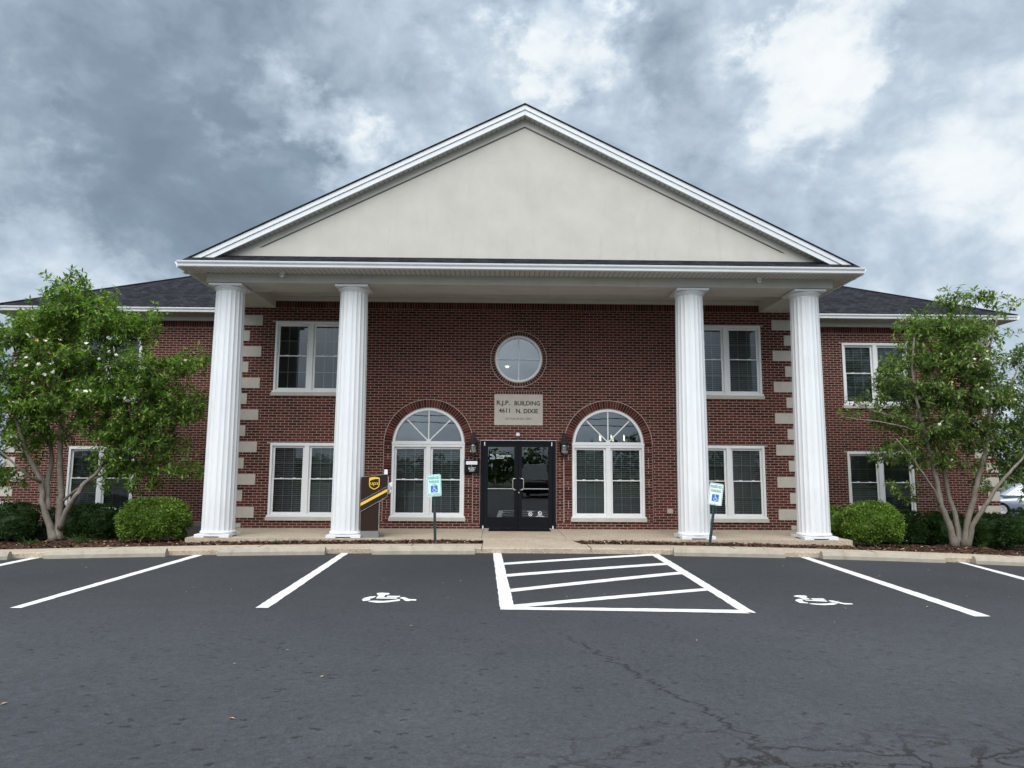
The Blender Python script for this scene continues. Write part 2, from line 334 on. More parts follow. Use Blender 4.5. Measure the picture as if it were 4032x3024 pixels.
M['decal_blue'] = mat('pale_blue_decal', (0.35, 0.50, 0.66), 0.5)[0]
M['brown'] = weathered('dark_brown_panel', (0.026, 0.015, 0.011), 0.12, 3, 0.6, spec=0.15)
M['yellow'] = mat('yellow_stripe', (0.80, 0.50, 0.045), 0.45)[0]
M['blackp'] = mat('black_stripe', (0.006, 0.006, 0.006), 0.45)[0]
M['greyp'] = weathered('grey_panel', (0.17, 0.165, 0.165), 0.1, 4, 0.5)
M['sign_white'] = weathered('sign_white', (0.72, 0.77, 0.78), 0.04, 6, 0.4)
M['sign_mint'] = weathered('sign_white_mint', (0.56, 0.80, 0.77), 0.06, 6, 0.4)
M['sign_green'] = mat('sign_green', (0.06, 0.30, 0.24), 0.45)[0]
M['sign_blue'] = mat('sign_blue', (0.012, 0.13, 0.52), 0.4)[0]
M['post'] = weathered('green_painted_post', (0.010, 0.034, 0.034), 0.25, 12, 0.55)
M['bark'] = weathered('grey_bark', (0.20, 0.175, 0.145), 0.3, 9, 0.9, 0.8, 45, 0.15, dirt=((0.36, 0.33, 0.28), 0.5))
M['twig'] = weathered('twig_bark', (0.13, 0.11, 0.085), 0.2, 9, 0.9)
M['leafL'] = leaf_mat('magnolia_leaves', [(0, (0.048, 0.098, 0.018)), (0.4, (0.100, 0.185, 0.031)), (0.8, (0.185, 0.295, 0.052)), (0.96, (0.28, 0.37, 0.09)), (1, (0.42, 0.44, 0.26))])
M['leafR'] = leaf_mat('magnolia_leaves_olive', [(0, (0.058, 0.100, 0.028)), (0.4, (0.110, 0.180, 0.048)), (0.8, (0.180, 0.265, 0.072)), (0.96, (0.27, 0.33, 0.11)), (1, (0.40, 0.41, 0.26))])
M['boxw'] = leaf_mat('boxwood_leaves', [(0, (0.038, 0.072, 0.010)), (0.5, (0.100, 0.180, 0.024)), (1, (0.19, 0.29, 0.05))], 0.2, 0.5)
M['yew'] = leaf_mat('dark_hedge_leaves', [(0, (0.012, 0.030, 0.008)), (0.5, (0.026, 0.062, 0.014)), (1, (0.055, 0.115, 0.025))], 0.12, 0.55)
M['weed'] = leaf_mat('weed_leaves', [(0, (0.035, 0.075, 0.022)), (1, (0.085, 0.16, 0.05))], 0.25, 0.6)
M['petal'] = mat('creamy_petals', (0.72, 0.70, 0.58), 0.6)[0]; M['petal_old'] = mat('browned_petals', (0.48, 0.30, 0.12), 0.7)[0]
M['wood_far'] = leaf_mat('far_wood_leaves', [(0, (0.020, 0.042, 0.012)), (0.5, (0.040, 0.075, 0.020)), (1, (0.075, 0.12, 0.03))], 0.2, 0.7)
M['carpaint'] = weathered('silver_blue_car_paint', (0.30, 0.34, 0.42), 0.03, 1, 0.22, metal=0.5)
M['carwhite'] = weathered('white_car_paint', (0.75, 0.76, 0.77), 0.02, 1, 0.22)
M['cardark'] = weathered('dark_car_paint', (0.020, 0.022, 0.03), 0.05, 1, 0.2)
M['tyre'] = M['rubber']; M['lamp_red'] = mat('tail_lamp', (0.35, 0.01, 0.01), 0.25)[0]
M['bulb'] = mat('lit_bulb', (0.9, 0.85, 0.7), 0.4, emit=(1.0, 0.86, 0.62), estr=3.0)[0]
M['cream'] = weathered('cream_wall', (0.42, 0.38, 0.31), 0.1, 1, 0.9)
M['tan'] = mat('tan_plastic', (0.40, 0.35, 0.29), 0.5)[0]
M['litter'] = mat('fallen_leaves', (0.36, 0.24, 0.13), 0.8)[0]
M['paper'] = mat('torn_white_paper', (0.80, 0.80, 0.80), 0.7)[0]
M['deadleaf'] = mat('fallen_white_petals', (0.62, 0.58, 0.50), 0.8)[0]

# ------------------------------------------------------------------ mesh builders
class MB:
    def __init__(s): s.v = []; s.f = []
    def add(s, vs, fs):
        k = len(s.v); s.v += [tuple(map(float, p)) for p in vs]; s.f += [tuple(i + k for i in f) for f in fs]; return s
    def box(s, x0, x1, y0, y1, z0, z1):
        return s.add([(x0, y0, z0), (x1, y0, z0), (x1, y1, z0), (x0, y1, z0), (x0, y0, z1), (x1, y0, z1), (x1, y1, z1), (x0, y1, z1)],
                     [(3, 2, 1, 0), (4, 5, 6, 7), (0, 1, 5, 4), (1, 2, 6, 5), (2, 3, 7, 6), (3, 0, 4, 7)])
    def prism(s, prof, a0, a1, axis='x'):
        """closed profile swept along an axis; profile is (y,z) for x, (x,z) for y, (x,y) for z"""
        n = len(prof)
        def P(p, a): return (a, p[0], p[1]) if axis == 'x' else ((p[0], a, p[1]) if axis == 'y' else (p[0], p[1], a))
        vs = [P(p, a0) for p in prof] + [P(p, a1) for p in prof]
        fs = [(i, (i + 1) % n, n + (i + 1) % n, n + i) for i in range(n)]
        s.add(vs, fs)
        k = len(s.v) - 2 * n
        for t in tessellate_polygon([[Vector((p[0], p[1], 0)) for p in prof]]):
            s.f.append(tuple(k + i for i in t)); s.f.append(tuple(k + n + i for i in reversed(t)))
        return s
    def tube(s, pts, rad, n=8, cap=True):
        pts = [np.array(p, float) for p in pts]
        if not hasattr(rad, '__len__'): rad = [rad] * len(pts)
        k = len(s.v); ref = np.array([0.13, 0.31, 0.94]); 
        for i, p in enumerate(pts):
            t = pts[min(i + 1, len(pts) - 1)] - pts[max(i - 1, 0)]; t /= (np.linalg.norm(t) + 1e-9)
            a = np.cross(t, ref)
            if np.linalg.norm(a) < 0.05: a = np.cross(t, [1, 0, 0])
            a /= np.linalg.norm(a); b = np.cross(t, a)
            for j in range(n):
                th = 2 * PI * j / n; q = p + rad[i] * (a * math.cos(th) + b * math.sin(th)); s.v.append(tuple(q))
        for i in range(len(pts) - 1):
            for j in range(n):
                s.f.append((k + i * n + j, k + i * n + (j + 1) % n, k + (i + 1) * n + (j + 1) % n, k + (i + 1) * n + j))
        if cap:
            s.f.append(tuple(k + j for j in reversed(range(n)))); s.f.append(tuple(k + (len(pts) - 1) * n + j for j in range(n)))
        return s
    def lathe(s, prof, c=(0, 0, 0), n=24):
        k = len(s.v)
        for r, z in prof:
            for j in range(n):
                th = 2 * PI * j / n; s.v.append((c[0] + r * math.cos(th), c[1] + r * math.sin(th), c[2] + z))
        for i in range(len(prof) - 1):
            for j in range(n): s.f.append((k + i * n + j, k + i * n + (j + 1) % n, k + (i + 1) * n + (j + 1) % n, k + (i + 1) * n + j))
        s.f.append(tuple(k + j for j in reversed(range(n)))); s.f.append(tuple(k + (len(prof) - 1) * n + j for j in range(n)))
        return s
    def poly(s, loops, to3, flip=False):
        """flat polygon with holes; to3 maps 2-D to 3-D"""
        flat = [p for l in loops for p in l]; k = len(s.v)
        s.v += [tuple(map(float, to3(p))) for p in flat]
        for t in tessellate_polygon([[Vector((p[0], p[1], 0)) for p in l] for l in loops]):
            s.f.append(tuple(k + i for i in (reversed(t) if flip else t)))
        return s
    def band(s, loop, t0, t1, closed=True):
        k = len(s.v); n = len(loop)
        s.v += [tuple(map(float, t0(p))) for p in loop] + [tuple(map(float, t1(p))) for p in loop]
        for i in range(n if closed else n - 1): s.f.append((k + i, k + (i + 1) % n, k + n + (i + 1) % n, k + n + i))
        return s
    def build(s, name, m, parent=None, smooth=False, loc=None, bevel=0.0, fix=True):
        me = bpy.data.meshes.new(name); me.from_pydata(s.v, [], s.f); 
        if fix:
            import bmesh
            bm = bmesh.new(); bm.from_mesh(me); bmesh.ops.recalc_face_normals(bm, faces=bm.faces); bm.to_mesh(me); bm.free()
        me.materials.append(m)
        if smooth: me.polygons.foreach_set('use_smooth', [True] * len(me.polygons))
        me.update()
        o = bpy.data.objects.new(name, me); col.objects.link(o)
        if parent: o.parent = parent
        if loc is not None: o.location = loc
        if bevel:
            bv = o.modifiers.new('bevel', 'BEVEL'); bv.width = bevel; bv.segments = 2; bv.limit_method = 'ANGLE'; bv.angle_limit = R(40)
        return o
def tag(o, label=None, cat=None, group=None, kind=None):
    if label: o['label'] = label
    if cat: o['category'] = cat
    if group: o['group'] = group
    if kind: o['kind'] = kind
    return o
def empty(name, loc=(0, 0, 0), rz=0.0):
    o = bpy.data.objects.new(name, None); o.location = loc; o.rotation_euler = (0, 0, rz); o.empty_display_size = 0.2; col.objects.link(o); return o
def struct(o, label, cat):
    return tag(o, label, cat, kind='structure')
def text_part(name, body, size, m, parent, mtx, width=None, align='CENTER', depth=0.0015, bold=0.0):
    cu = bpy.data.curves.new(name, 'FONT'); cu.body = body; cu.size = size; cu.align_x = align; cu.align_y = 'CENTER'; cu.extrude = depth; cu.resolution_u = 3; cu.offset = bold
    t = bpy.data.objects.new(name, cu); col.objects.link(t)
    bpy.context.view_layer.update()
    if width and t.dimensions.x > 0: sx = width / t.dimensions.x
    else: sx = 1.0
    me = bpy.data.meshes.new_from_object(t.evaluated_get(bpy.context.evaluated_depsgraph_get()))
    bpy.data.objects.remove(t)
    me.transform(mtx @ Matrix.Diagonal((sx, 1, 1, 1))); me.materials.clear(); me.materials.append(m)
    o = bpy.data.objects.new(name, me); col.objects.link(o); o.parent = parent; return o
def face_mtx(x, y, z): return Matrix.Translation((x, y, z)) @ Matrix.Rotation(PI / 2, 4, 'X')   # text standing in the x-z plane, facing -y
def arc(cx, cz, r, a0, a1, n): return [(cx + r * math.cos(a0 + (a1 - a0) * i / n), cz + r * math.sin(a0 + (a1 - a0) * i / n)) for i in range(n + 1)]
def rect(x0, x1, z0, z1): return [(x0, z0), (x1, z0), (x1, z1), (x0, z1)]

# ================================================================== THE GROUND
b = MB(); xs = [-900, -300, -120, -60, -40, 40, 60, 120, 300, 900]; ys = [-900, -300, -120, -60, 0, 60, 120, 300, 900]
for i in range(len(xs) - 1):
    for j in range(len(ys) - 1):
        b.add([(xs[i], ys[j], -0.75), (xs[i + 1], ys[j], -0.75), (xs[i + 1], ys[j + 1], -0.75), (xs[i], ys[j + 1], -0.75)], [(0, 1, 2, 3)])
struct(b.build('ground', M['grass']), 'grassy ground around the building and parking lot', 'ground')
def strip(name, m, x0, x1, nx, ylist, zf, parent=None, skirt=None):
    b = MB(); X = np.linspace(x0, x1, nx + 1)
    k = len(ylist)
    for x in X:
        for y in ylist: b.v.append((x, y, zf(x, y)))
    for i in range(nx):
        for j in range(k - 1): b.f.append((i * k + j, (i + 1) * k + j, (i + 1) * k + j + 1, i * k + j + 1))
    if skirt is not None:
        n0 = len(b.v)
        for x in X: b.v.append((x, ylist[0], skirt(x)))
        for i in range(nx): b.f.append((n0 + i, n0 + i + 1, (i + 1) * k, i * k))
    return b.build(name, m, parent, fix=False)
Y_ED = -4.15
lot = struct(strip('parking_lot', M['asphalt'], -45, 45, 90, [-34, -26, -20, -14, -9, Y_ED + 0.02], lambda x, y: g_lot(x)), 'sealed black asphalt parking lot with white markings in front of the building', 'parking lot')
struct(strip('side_lot', M['asphalt'], 16.5, 60, 4, [-1.0, 10, 30, 60], lambda x, y: -0.5), 'asphalt lot beside the right end of the building', 'parking lot')
z_walk = lambda x: g_lot(x) + 0.10
b = MB()
X = list(np.linspace(-26, 24, 101))
prof = [(Y_ED, -0.10), (Y_ED, 0.085), (Y_ED + 0.03, 0.10), (-3.47, 0.108), (-3.47, -0.05)]
for x in X:
    for (y, dz_) in prof: b.v.append((x, y, g_lot(x) + dz_))
k = len(prof)
for i in range(len(X) - 1):
    for j in range(k - 1): b.f.append((i * k + j, (i + 1) * k + j, (i + 1) * k + j + 1, i * k + j + 1))
walk = struct(b.build('walkway', M['agg']), 'beige exposed aggregate walkway along the edge of the parking lot', 'walkway')
# apron joining the door slab to the walkway
b = MB(); b.prism([(-3.47, -0.2), (-3.47, z_walk(0) + 0.008), (-2.612, -0.006), (-2.612, -0.2)], -0.80, 1.02, 'x')
b.add([(1.02, -2.612, -0.006), (1.20, -3.47, z_walk(1.1) + 0.008), (1.02, -3.47, z_walk(1) + 0.008)], [(0, 2, 1)])
b.build('entrance_path', M['agg'], walk)
b = MB()
for x in (-8.1, -5.2, -2.2, -0.81, 1.3, 4.2, 7.0, 9.8): b.box(x - 0.006, x + 0.006, Y_ED - 0.003, -3.475, z_walk(x) - 0.06, z_walk(x) + 0.0115)
b.build('joint', mat('dark_joint', (0.07, 0.06, 0.05), 0.9)[0], walk)
# porch slab
b = MB(); prof = [(-7.16, -2.60), (7.18, -2.60), (7.18, -0.002), (-7.16, -0.002)]
b.prism(prof, -0.5, 0.0, 'z')
porch = struct(b.build('porch', M['agg'], bevel=0.012), 'aggregate porch slab under the columns', 'porch')
b = MB()
for x in (-0.86, 0.98): b.box(x - 0.005, x + 0.005, -2.595, -0.01, -0.03, 0.002)
b.build('joint', bpy.data.materials['dark_joint'], porch)
# mulch beds
def z_bed(x, y):
    z = z_walk(x) - 0.012
    if y > -2.6: z -= 0.055 * (y + 2.6)
    for (tx, ty) in ((-10.42, -1.2), (10.45, -1.1)):
        z += 0.07 * math.exp(-((x - tx) ** 2 + (y - ty) ** 2) / 0.5)
    return z + 0.012 * math.sin(x * 5.1 + y * 3.3) * math.sin(x * 2.3 - y * 6.1)
ybed = [-3.465, -3.3, -3.1, -2.9, -2.7, -2.5, -2.2, -1.9, -1.6, -1.3, -1.0, -0.7, -0.3, 0.2, 0.8, 1.5, 2.3]
bedL = struct(strip('mulch_bed', M['mulch'], -26, -0.81, 100, ybed, z_bed), 'bark mulch bed to the left of the door path', 'mulch bed')
bedR = struct(strip('mulch_bed', M['mulch'], 1.21, 24, 95, ybed, z_bed), 'bark mulch bed to the right of the door path', 'mulch bed')
b = MB(); b.add([(1.03, -2.61, z_bed(1.1, -2.61)), (1.21, -3.465, z_bed(1.21, -3.4)), (1.21, -2.61, z_bed(1.21, -2.61))], [(0, 1, 2)]); b.build('bed_corner', M['mulch'], bedR)
rng = random.Random(4)
b = MB()
def chip(x, y, s0=0.012, s1=0.045):
    z = z_bed(x, y) + rng.uniform(0.0, 0.022); a = rng.uniform(0, 2 * PI); L = rng.uniform(s0, s1); w = L * rng.uniform(0.25, 0.6); t = rng.uniform(-0.5, 0.5); u = rng.uniform(-0.5, 0.5)
    ca, sa = math.cos(a), math.sin(a)
    vs = []
    for p, q in ((-L, -w * 0.7), (L * 0.9, -w), (L, w * 0.8), (-L * 0.9, w)): vs.append((x + p * ca - q * sa, y + p * sa + q * ca, z + p * t + q * u))
    b.add(vs, [(0, 1, 2, 3)])
for _ in range(15000):
    side = rng.random() < 0.5
    x = rng.uniform(-15.0, -0.85) if side else rng.uniform(1.25, 14.5)
    y = -3.44 + (rng.random() ** 1.6) * 3.6
    if abs(x) < 7.2 and y > -2.62: y = rng.uniform(-3.44, -2.63)
    chip(x, y)
tag(b.build('mulch_chips', M['chips'], fix=False), 'shredded reddish brown bark chips covering the planting beds', 'mulch', kind='stuff')
b = MB()
for _ in range(34):                  # pale petals and leaves fallen on the mulch
    x = rng.choice((rng.uniform(-12.5, -7.4), rng.uniform(7.5, 13), rng.uniform(1.3, 3), rng.uniform(-3, -1))); y = rng.uniform(-3.35, -2.65 if abs(x) < 7.2 else -1.2)
    z = z_bed(x, y) + 0.028; L = rng.uniform(0.02, 0.055); a = rng.uniform(0, PI); ca, sa = math.cos(a), math.sin(a)
    b.add([(x - L * ca, y - L * sa, z), (x + 0.4 * L * sa, y - 0.4 * L * ca, z + 0.012), (x + L * ca, y + L * sa, z + 0.004), (x - 0.4 * L * sa, y + 0.4 * L * ca, z + 0.015)], [(0, 1, 2, 3)])
tag(b.build('petal_litter', M['deadleaf'], fix=False), 'scattered pale fallen petals lying on the mulch beds', 'litter', kind='stuff')
b = MB()
for _ in range(50):
    x = rng.uniform(-8, 8); y = rng.uniform(-14, -4.5); z = g_lot(x) + 0.006; L = rng.uniform(0.012, 0.03); a = rng.uniform(0, PI); ca, sa = math.cos(a), math.sin(a)
    b.add([(x - L * ca, y - L * sa, z), (x + 0.4 * L * sa, y - 0.4 * L * ca, z + 0.006), (x + L * ca, y + L * sa, z + 0.002), (x - 0.4 * L * sa, y + 0.4 * L * ca, z + 0.008)], [(0, 1, 2, 3)])
tag(b.build('leaf_litter', M['litter'], fix=False), 'tiny dry leaf bits scattered over the asphalt', 'litter', kind='stuff')

# painted markings: measured corners laid on the lot surface
def marking(name, polys, label=None, jag=0.006):
    b = MB(); r2 = random.Random(len(polys) * 7 + int(polys[0][0][0]))
    for pl in polys:
        pts = [on_lot(*p) for p in pl]; out = []
        for i in range(len(pts)):
            p, q = pts[i], pts[(i + 1) % len(pts)]; n = max(1, int(np.linalg.norm(q - p) / 0.10))
            for j in range(n): w = p + (q - p) * j / n; out.append((w[0] + (r2.uniform(-jag, jag) if j else 0), w[1] + (r2.uniform(-jag, jag) if j else 0)))
        b.poly([out], lambda p: (p[0], p[1], g_lot(p[0]) + 0.004))
    o = b.build(name, M['paint'], lot)
    for p in o.data.polygons:
        if p.normal.z < 0: p.flip()
    if label: o['label'] = label
    return o
Z7 = lambda L: [(1900 + x * 0.51175, 2100 + y * 0.51175) for x, y in L]
marking('parking_line', [[(127, 2195.3), (161, 2195.8), (-300, 2292), (-345, 2292)]])
marking('parking_line', [[(766, 2185.8), (799, 2186.2), (82, 2395), (38, 2394.5)]])
marking('parking_line', [[(1345, 2177.5), (1373.6, 2177.5), (1056, 2394.5), (1005, 2394)]])
marking('parking_line', [Z7([(78, 137), (140, 137), (245, 575), (137, 588)])])
marking('parking_line', [Z7([(1275, 151), (1340, 151), (2105, 616), (1985, 600)])])
marking('parking_line', [Z7([(138, 568), (1980, 592), (2060, 618), (138, 588)])])
for q in ([(158, 228), (1300, 159), (1320, 172), (158, 244)], [(180, 316), (1410, 228), (1435, 243), (182, 336)], [(205, 431), (1520, 296), (1550, 314), (210, 454)], [(232, 552), (1705, 424), (1745, 441), (300, 572), (238, 572)]):
    marking('hatch_stripe', [Z7(q)])
marking('parking_line', [[(3148, 2193.5), (3181, 2193.5), (3901, 2428), (3838, 2428)]])
marking('parking_line', [[(3752, 2208.5), (3775, 2209.6), (4330, 2350), (4270, 2350)]])
ZA = lambda L: [(1380 + x * 0.14467, 2300 + y * 0.14467) for x, y in L]
ZB = lambda L: [(3080 + x * 0.14467, 2310 + y * 0.14467) for x, y in L]
marking('wheelchair_symbol', [ZA(p) for p in (
    [(710, 268), (740, 248), (870, 240), (1040, 250), (1072, 268), (1030, 295), (955, 300), (910, 360), (718, 360), (765, 300), (725, 288)],
    [(1010, 325), (1360, 328), (1330, 365), (975, 355)], [(710, 368), (1285, 372), (1265, 405), (695, 400)],
    [(695, 335), (520, 345), (370, 385), (310, 430), (345, 470), (550, 448), (515, 410), (665, 365)],
    [(465, 485), (600, 458), (900, 465), (1100, 450), (1345, 415), (1345, 460), (1000, 505), (730, 515)],
    [(1375, 362), (1480, 365), (1600, 415), (1780, 420), (1800, 440), (1770, 460), (1640, 455), (1600, 470), (1490, 462), (1420, 410), (1340, 395)])], jag=0.003)
marking('wheelchair_symbol', [ZB(p) for p in (
    [(310, 260), (400, 240), (640, 250), (685, 280), (640, 298), (770, 350), (590, 362), (480, 300), (330, 275)],
    [(780, 325), (1110, 328), (1190, 370), (820, 360)], [(615, 370), (1180, 378), (1240, 418), (640, 388)],
    [(480, 335), (370, 360), (355, 390), (480, 448), (700, 462), (718, 448), (590, 420), (545, 398), (580, 370)],
    [(730, 475), (770, 460), (1000, 470), (1230, 465), (1370, 440), (1520, 470), (1400, 500), (1150, 512), (900, 498)],
    [(1250, 380), (1370, 382), (1650, 450), (1900, 465), (1930, 480), (1900, 490), (1700, 490), (1300, 410)])], jag=0.003)

# ================================================================== THE BUILDING
bld = tag(empty('office_building', (0, 0, 0)), 'two storey red brick office building with a columned portico and white pediment', 'building')
WING_Y, WX, WL, PX = 2.2, 13.87, 14.40, 7.13
# ---- walls with real openings
RECT_C = [(-6.257, -4.420, 0.298, 2.103), (4.455, 6.294, 0.298, 2.103), (-6.257, -4.420, 3.426, 5.231), (4.455, 6.294, 3.426, 5.231)]
RECT_W = [(-12.58, -10.74, 0.27, 2.035), (9.51, 11.42, 0.27, 2.030), (-12.58, -10.74, 3.405, 5.20), (9.51, 11.42, 3.405, 5.20)]
ARCH_C = [(-2.279, 0.298), (2.291, 0.298)]; AR, AZ = 0.905, 2.115
RND = (0.0, 4.305, 0.605)
DOOR = (-0.958, 0.958, 0.0, 2.206)
def wall(loops_outer, holes, y, back=0.14):
    b = MB(); t = lambda p: (p[0], y, p[1])
    b.poly([loops_outer] + holes, t)
    for h in holes: b.band(h, t, lambda p: (p[0], y + back, p[1]))
    return b
holes = [rect(*r) for r in RECT_C]
for cx, z0 in ARCH_C: holes.append([(cx - 0.915, z0), (cx + 0.915, z0)] + [(cx + 0.915, AZ)] + arc(cx, AZ, AR, 0, PI, 28) + [(cx - 0.915, AZ)])
holes.append(arc(RND[0], RND[1], RND[2], 0, 2 * PI, 48)[:-1])
# door opening reaches the slab: cut it as a notch in the outline
outer = [(-PX, -0.6), (DOOR[0], -0.6), (DOOR[0], DOOR[3]), (DOOR[1], DOOR[3]), (DOOR[1], -0.6), (PX, -0.6), (PX, 6.4), (-PX, 6.4)]
b = wall(outer, holes, 0.0)
b.band([(DOOR[0], -0.6), (DOOR[0], DOOR[3]), (DOOR[1], DOOR[3]), (DOOR[1], -0.6)], lambda p: (p[0], 0, p[1]), lambda p: (p[0], 0.14, p[1]), closed=False)
for s in (-1, 1): b.add([(s * PX, 0, -0.6), (s * PX, WING_Y, -0.6), (s * PX, WING_Y, 6.4), (s * PX, 0, 6.4)], [(0, 1, 2, 3)])
b.build('brick_wall', M['brick'], bld, fix=False)
for s in (-1, 1):
    hs = [rect(*r) for r in RECT_W if r[0] * s > 0]
    WE = WX if s > 0 else -WL; o_ = rect(min(s * PX, WE), max(s * PX, WE), -0.9, 6.0)
    b = wall(o_, hs, WING_Y)
    b.add([(WE, WING_Y, -0.9), (WE, 16, -0.9), (WE, 16, 6.0), (WE, WING_Y, 6.0)], [(0, 1, 2, 3)])
    b.build('brick_wall', M['brick'], bld, fix=False)
b = MB(); b.box(-WL, WX, 15.95, 16.1, -0.9, 6.0); b.build('brick_wall', M['brick'], bld)
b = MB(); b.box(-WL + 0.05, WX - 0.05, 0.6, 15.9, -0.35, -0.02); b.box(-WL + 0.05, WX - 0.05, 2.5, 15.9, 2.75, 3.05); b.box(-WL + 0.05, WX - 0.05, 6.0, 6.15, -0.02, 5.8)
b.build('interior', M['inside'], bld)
# ---- brick courses that are turned on edge
def bricks(rects, y, m_gap=0.0055, proud=0.006):
    """each entry is a 2-D quad; gives bricks (one mesh) standing proud of a mortar bed"""
    B = MB()
    for q in rects:
        q = np.array(q, float); c = q.mean(0); q2 = []
        for p in q:
            d = p - c; n = np.linalg.norm(d); q2.append(c + d * (1 - m_gap * 1.4 / n))
        n = 4; vs = [(p[0], y - proud, p[1]) for p in q2] + [(p[0], y, p[1]) for p in q2]
        B.add(vs, [(0, 1, 2, 3), (0, 4, 5, 1), (1, 5, 6, 2), (2, 6, 7, 3), (3, 7, 4, 0)])
    return B
def bed_plate(loop, y, proud=0.0025, holes=()):
    B = MB(); B.poly([loop] + list(holes), lambda p: (p[0], y - proud, p[1])); B.band(loop, lambda p: (p[0], y - proud, p[1]), lambda p: (p[0], y + 0.01, p[1])); return B
def course(name, quads, bedloop, y, holes=()):
    o = bricks(quads, y).build(name, M['sbrick'], bld)
    bed_plate(bedloop, y, holes=holes).build('mortar_bed', M['mortar'], o)
    return o
def row(x0, x1, z0, z1, w=0.0677):
    n = max(1, round((x1 - x0) / w)); w = (x1 - x0) / n
    return [rect(x0 + i * w, x0 + (i + 1) * w, z0, z1) for i in range(n)]
course('soldier_course', row(-6.28, 6.28, 5.585, 5.775), rect(-6.28, 6.28, 5.585, 5.775), 0.0)
course('soldier_course', row(-WL, -PX, 5.49, 5.68), rect(-WL, -PX, 5.49, 5.68), WING_Y)
course('soldier_course', row(PX, WX, 5.49, 5.68), rect(PX, WX, 5.49, 5.68), WING_Y)
course('soldier_course', row(-0.60, 0.61, 3.392, 3.468), rect(-0.60, 0.61, 3.392, 3.468), 0.0)
for cx, z0 in ARCH_C:
    r0, r1, n = AR + 0.012, AR + 0.225, 46; quads = []
    for i in range(n):
        a, a2 = PI * i / n, PI * (i + 1) / n
        quads.append([(cx + r0 * math.cos(a), AZ + r0 * math.sin(a)), (cx + r1 * math.cos(a), AZ + r1 * math.sin(a)), (cx + r1 * math.cos(a2), AZ + r1 * math.sin(a2)), (cx + r0 * math.cos(a2), AZ + r0 * math.sin(a2))])
    course('brick_arch', quads, arc(cx, AZ, r1 + 0.008, 0, PI, 40) + arc(cx, AZ, r0 - 0.004, PI, 0, 40), 0.0)
    r3 = random.Random(int(cx * 10))
    for (a, c2) in ((cx - 1.130, cx - 0.919), (cx + 0.919, cx + 1.130)):
        quads = []; zz = 0.165
        while zz < AZ - 0.05:
            if r3.random() < 0.45: mid = (a + c2) / 2 + r3.uniform(-0.01, 0.01); quads += [rect(a, mid, zz, zz + 0.0677), rect(mid, c2, zz, zz + 0.0677)]
            else: quads.append(rect(a, c2, zz, zz + 0.0677))
            zz += 0.0677
        course('brick_jamb', quads, rect(a - 0.006, c2, 0.165, AZ - 0.004), 0.0)
for (a, c2) in ((-1.145, -0.962), (0.962, 1.155)):
    quads = []; zz = 0.15; r3 = random.Random(int(a * 10)); i = 0
    while zz < 2.13:
        if i % 2: mid = (a + c2) / 2; quads += [rect(a, mid, zz, zz + 0.0677), rect(mid, c2, zz, zz + 0.0677)]
        else: quads.append(rect(a, c2, zz, zz + 0.0677))
        zz += 0.0677; i += 1
    course('brick_jamb', quads, rect(a, c2, 0.15, zz), 0.0)
r0, r1, n = RND[2] + 0.01, RND[2] + 0.115, 62; quads = []
for i in range(n):
    a, a2 = 2 * PI * i / n, 2 * PI * (i + 1) / n
    quads.append([(r0 * math.cos(a), RND[1] + r0 * math.sin(a)), (r1 * math.cos(a), RND[1] + r1 * math.sin(a)), (r1 * math.cos(a2), RND[1] + r1 * math.sin(a2)), (r0 * math.cos(a2), RND[1] + r0 * math.sin(a2))])
course('brick_ring', quads, arc(0, RND[1], r1 + 0.008, 0, 2 * PI, 60)[:-1], 0.0, holes=[arc(0, RND[1], r0 - 0.004, 0, 2 * PI, 60)[:-1]])
# ---- quoins
def quoin(x0, x1, y, z0, z1):
    MB().box(x0, x1, y - 0.018, y + 0.03, z0, z1).build('quoin', M['stone'], bld, bevel=0.006)
for i in range(14):
    z1 = 5.390 - 0.4065 * i; z0 = max(z1 - 0.270, 0.004); long_ = i % 2 == 0
    L = 0.53 if long_ else 0.22
    quoin(-PX, -PX + L, 0.0, z0, z1); quoin(PX - L, PX, 0.0, z0, z1)
for i in range(15):
    z1 = 5.390 - 0.4065 * i; z0 = z1 - 0.270
    L = 0.65 if i % 2 == 0 else 0.34
    quoin(-WL, -WL + L, WING_Y, z0, z1); quoin(WX - L, WX, WING_Y, z0, z1)
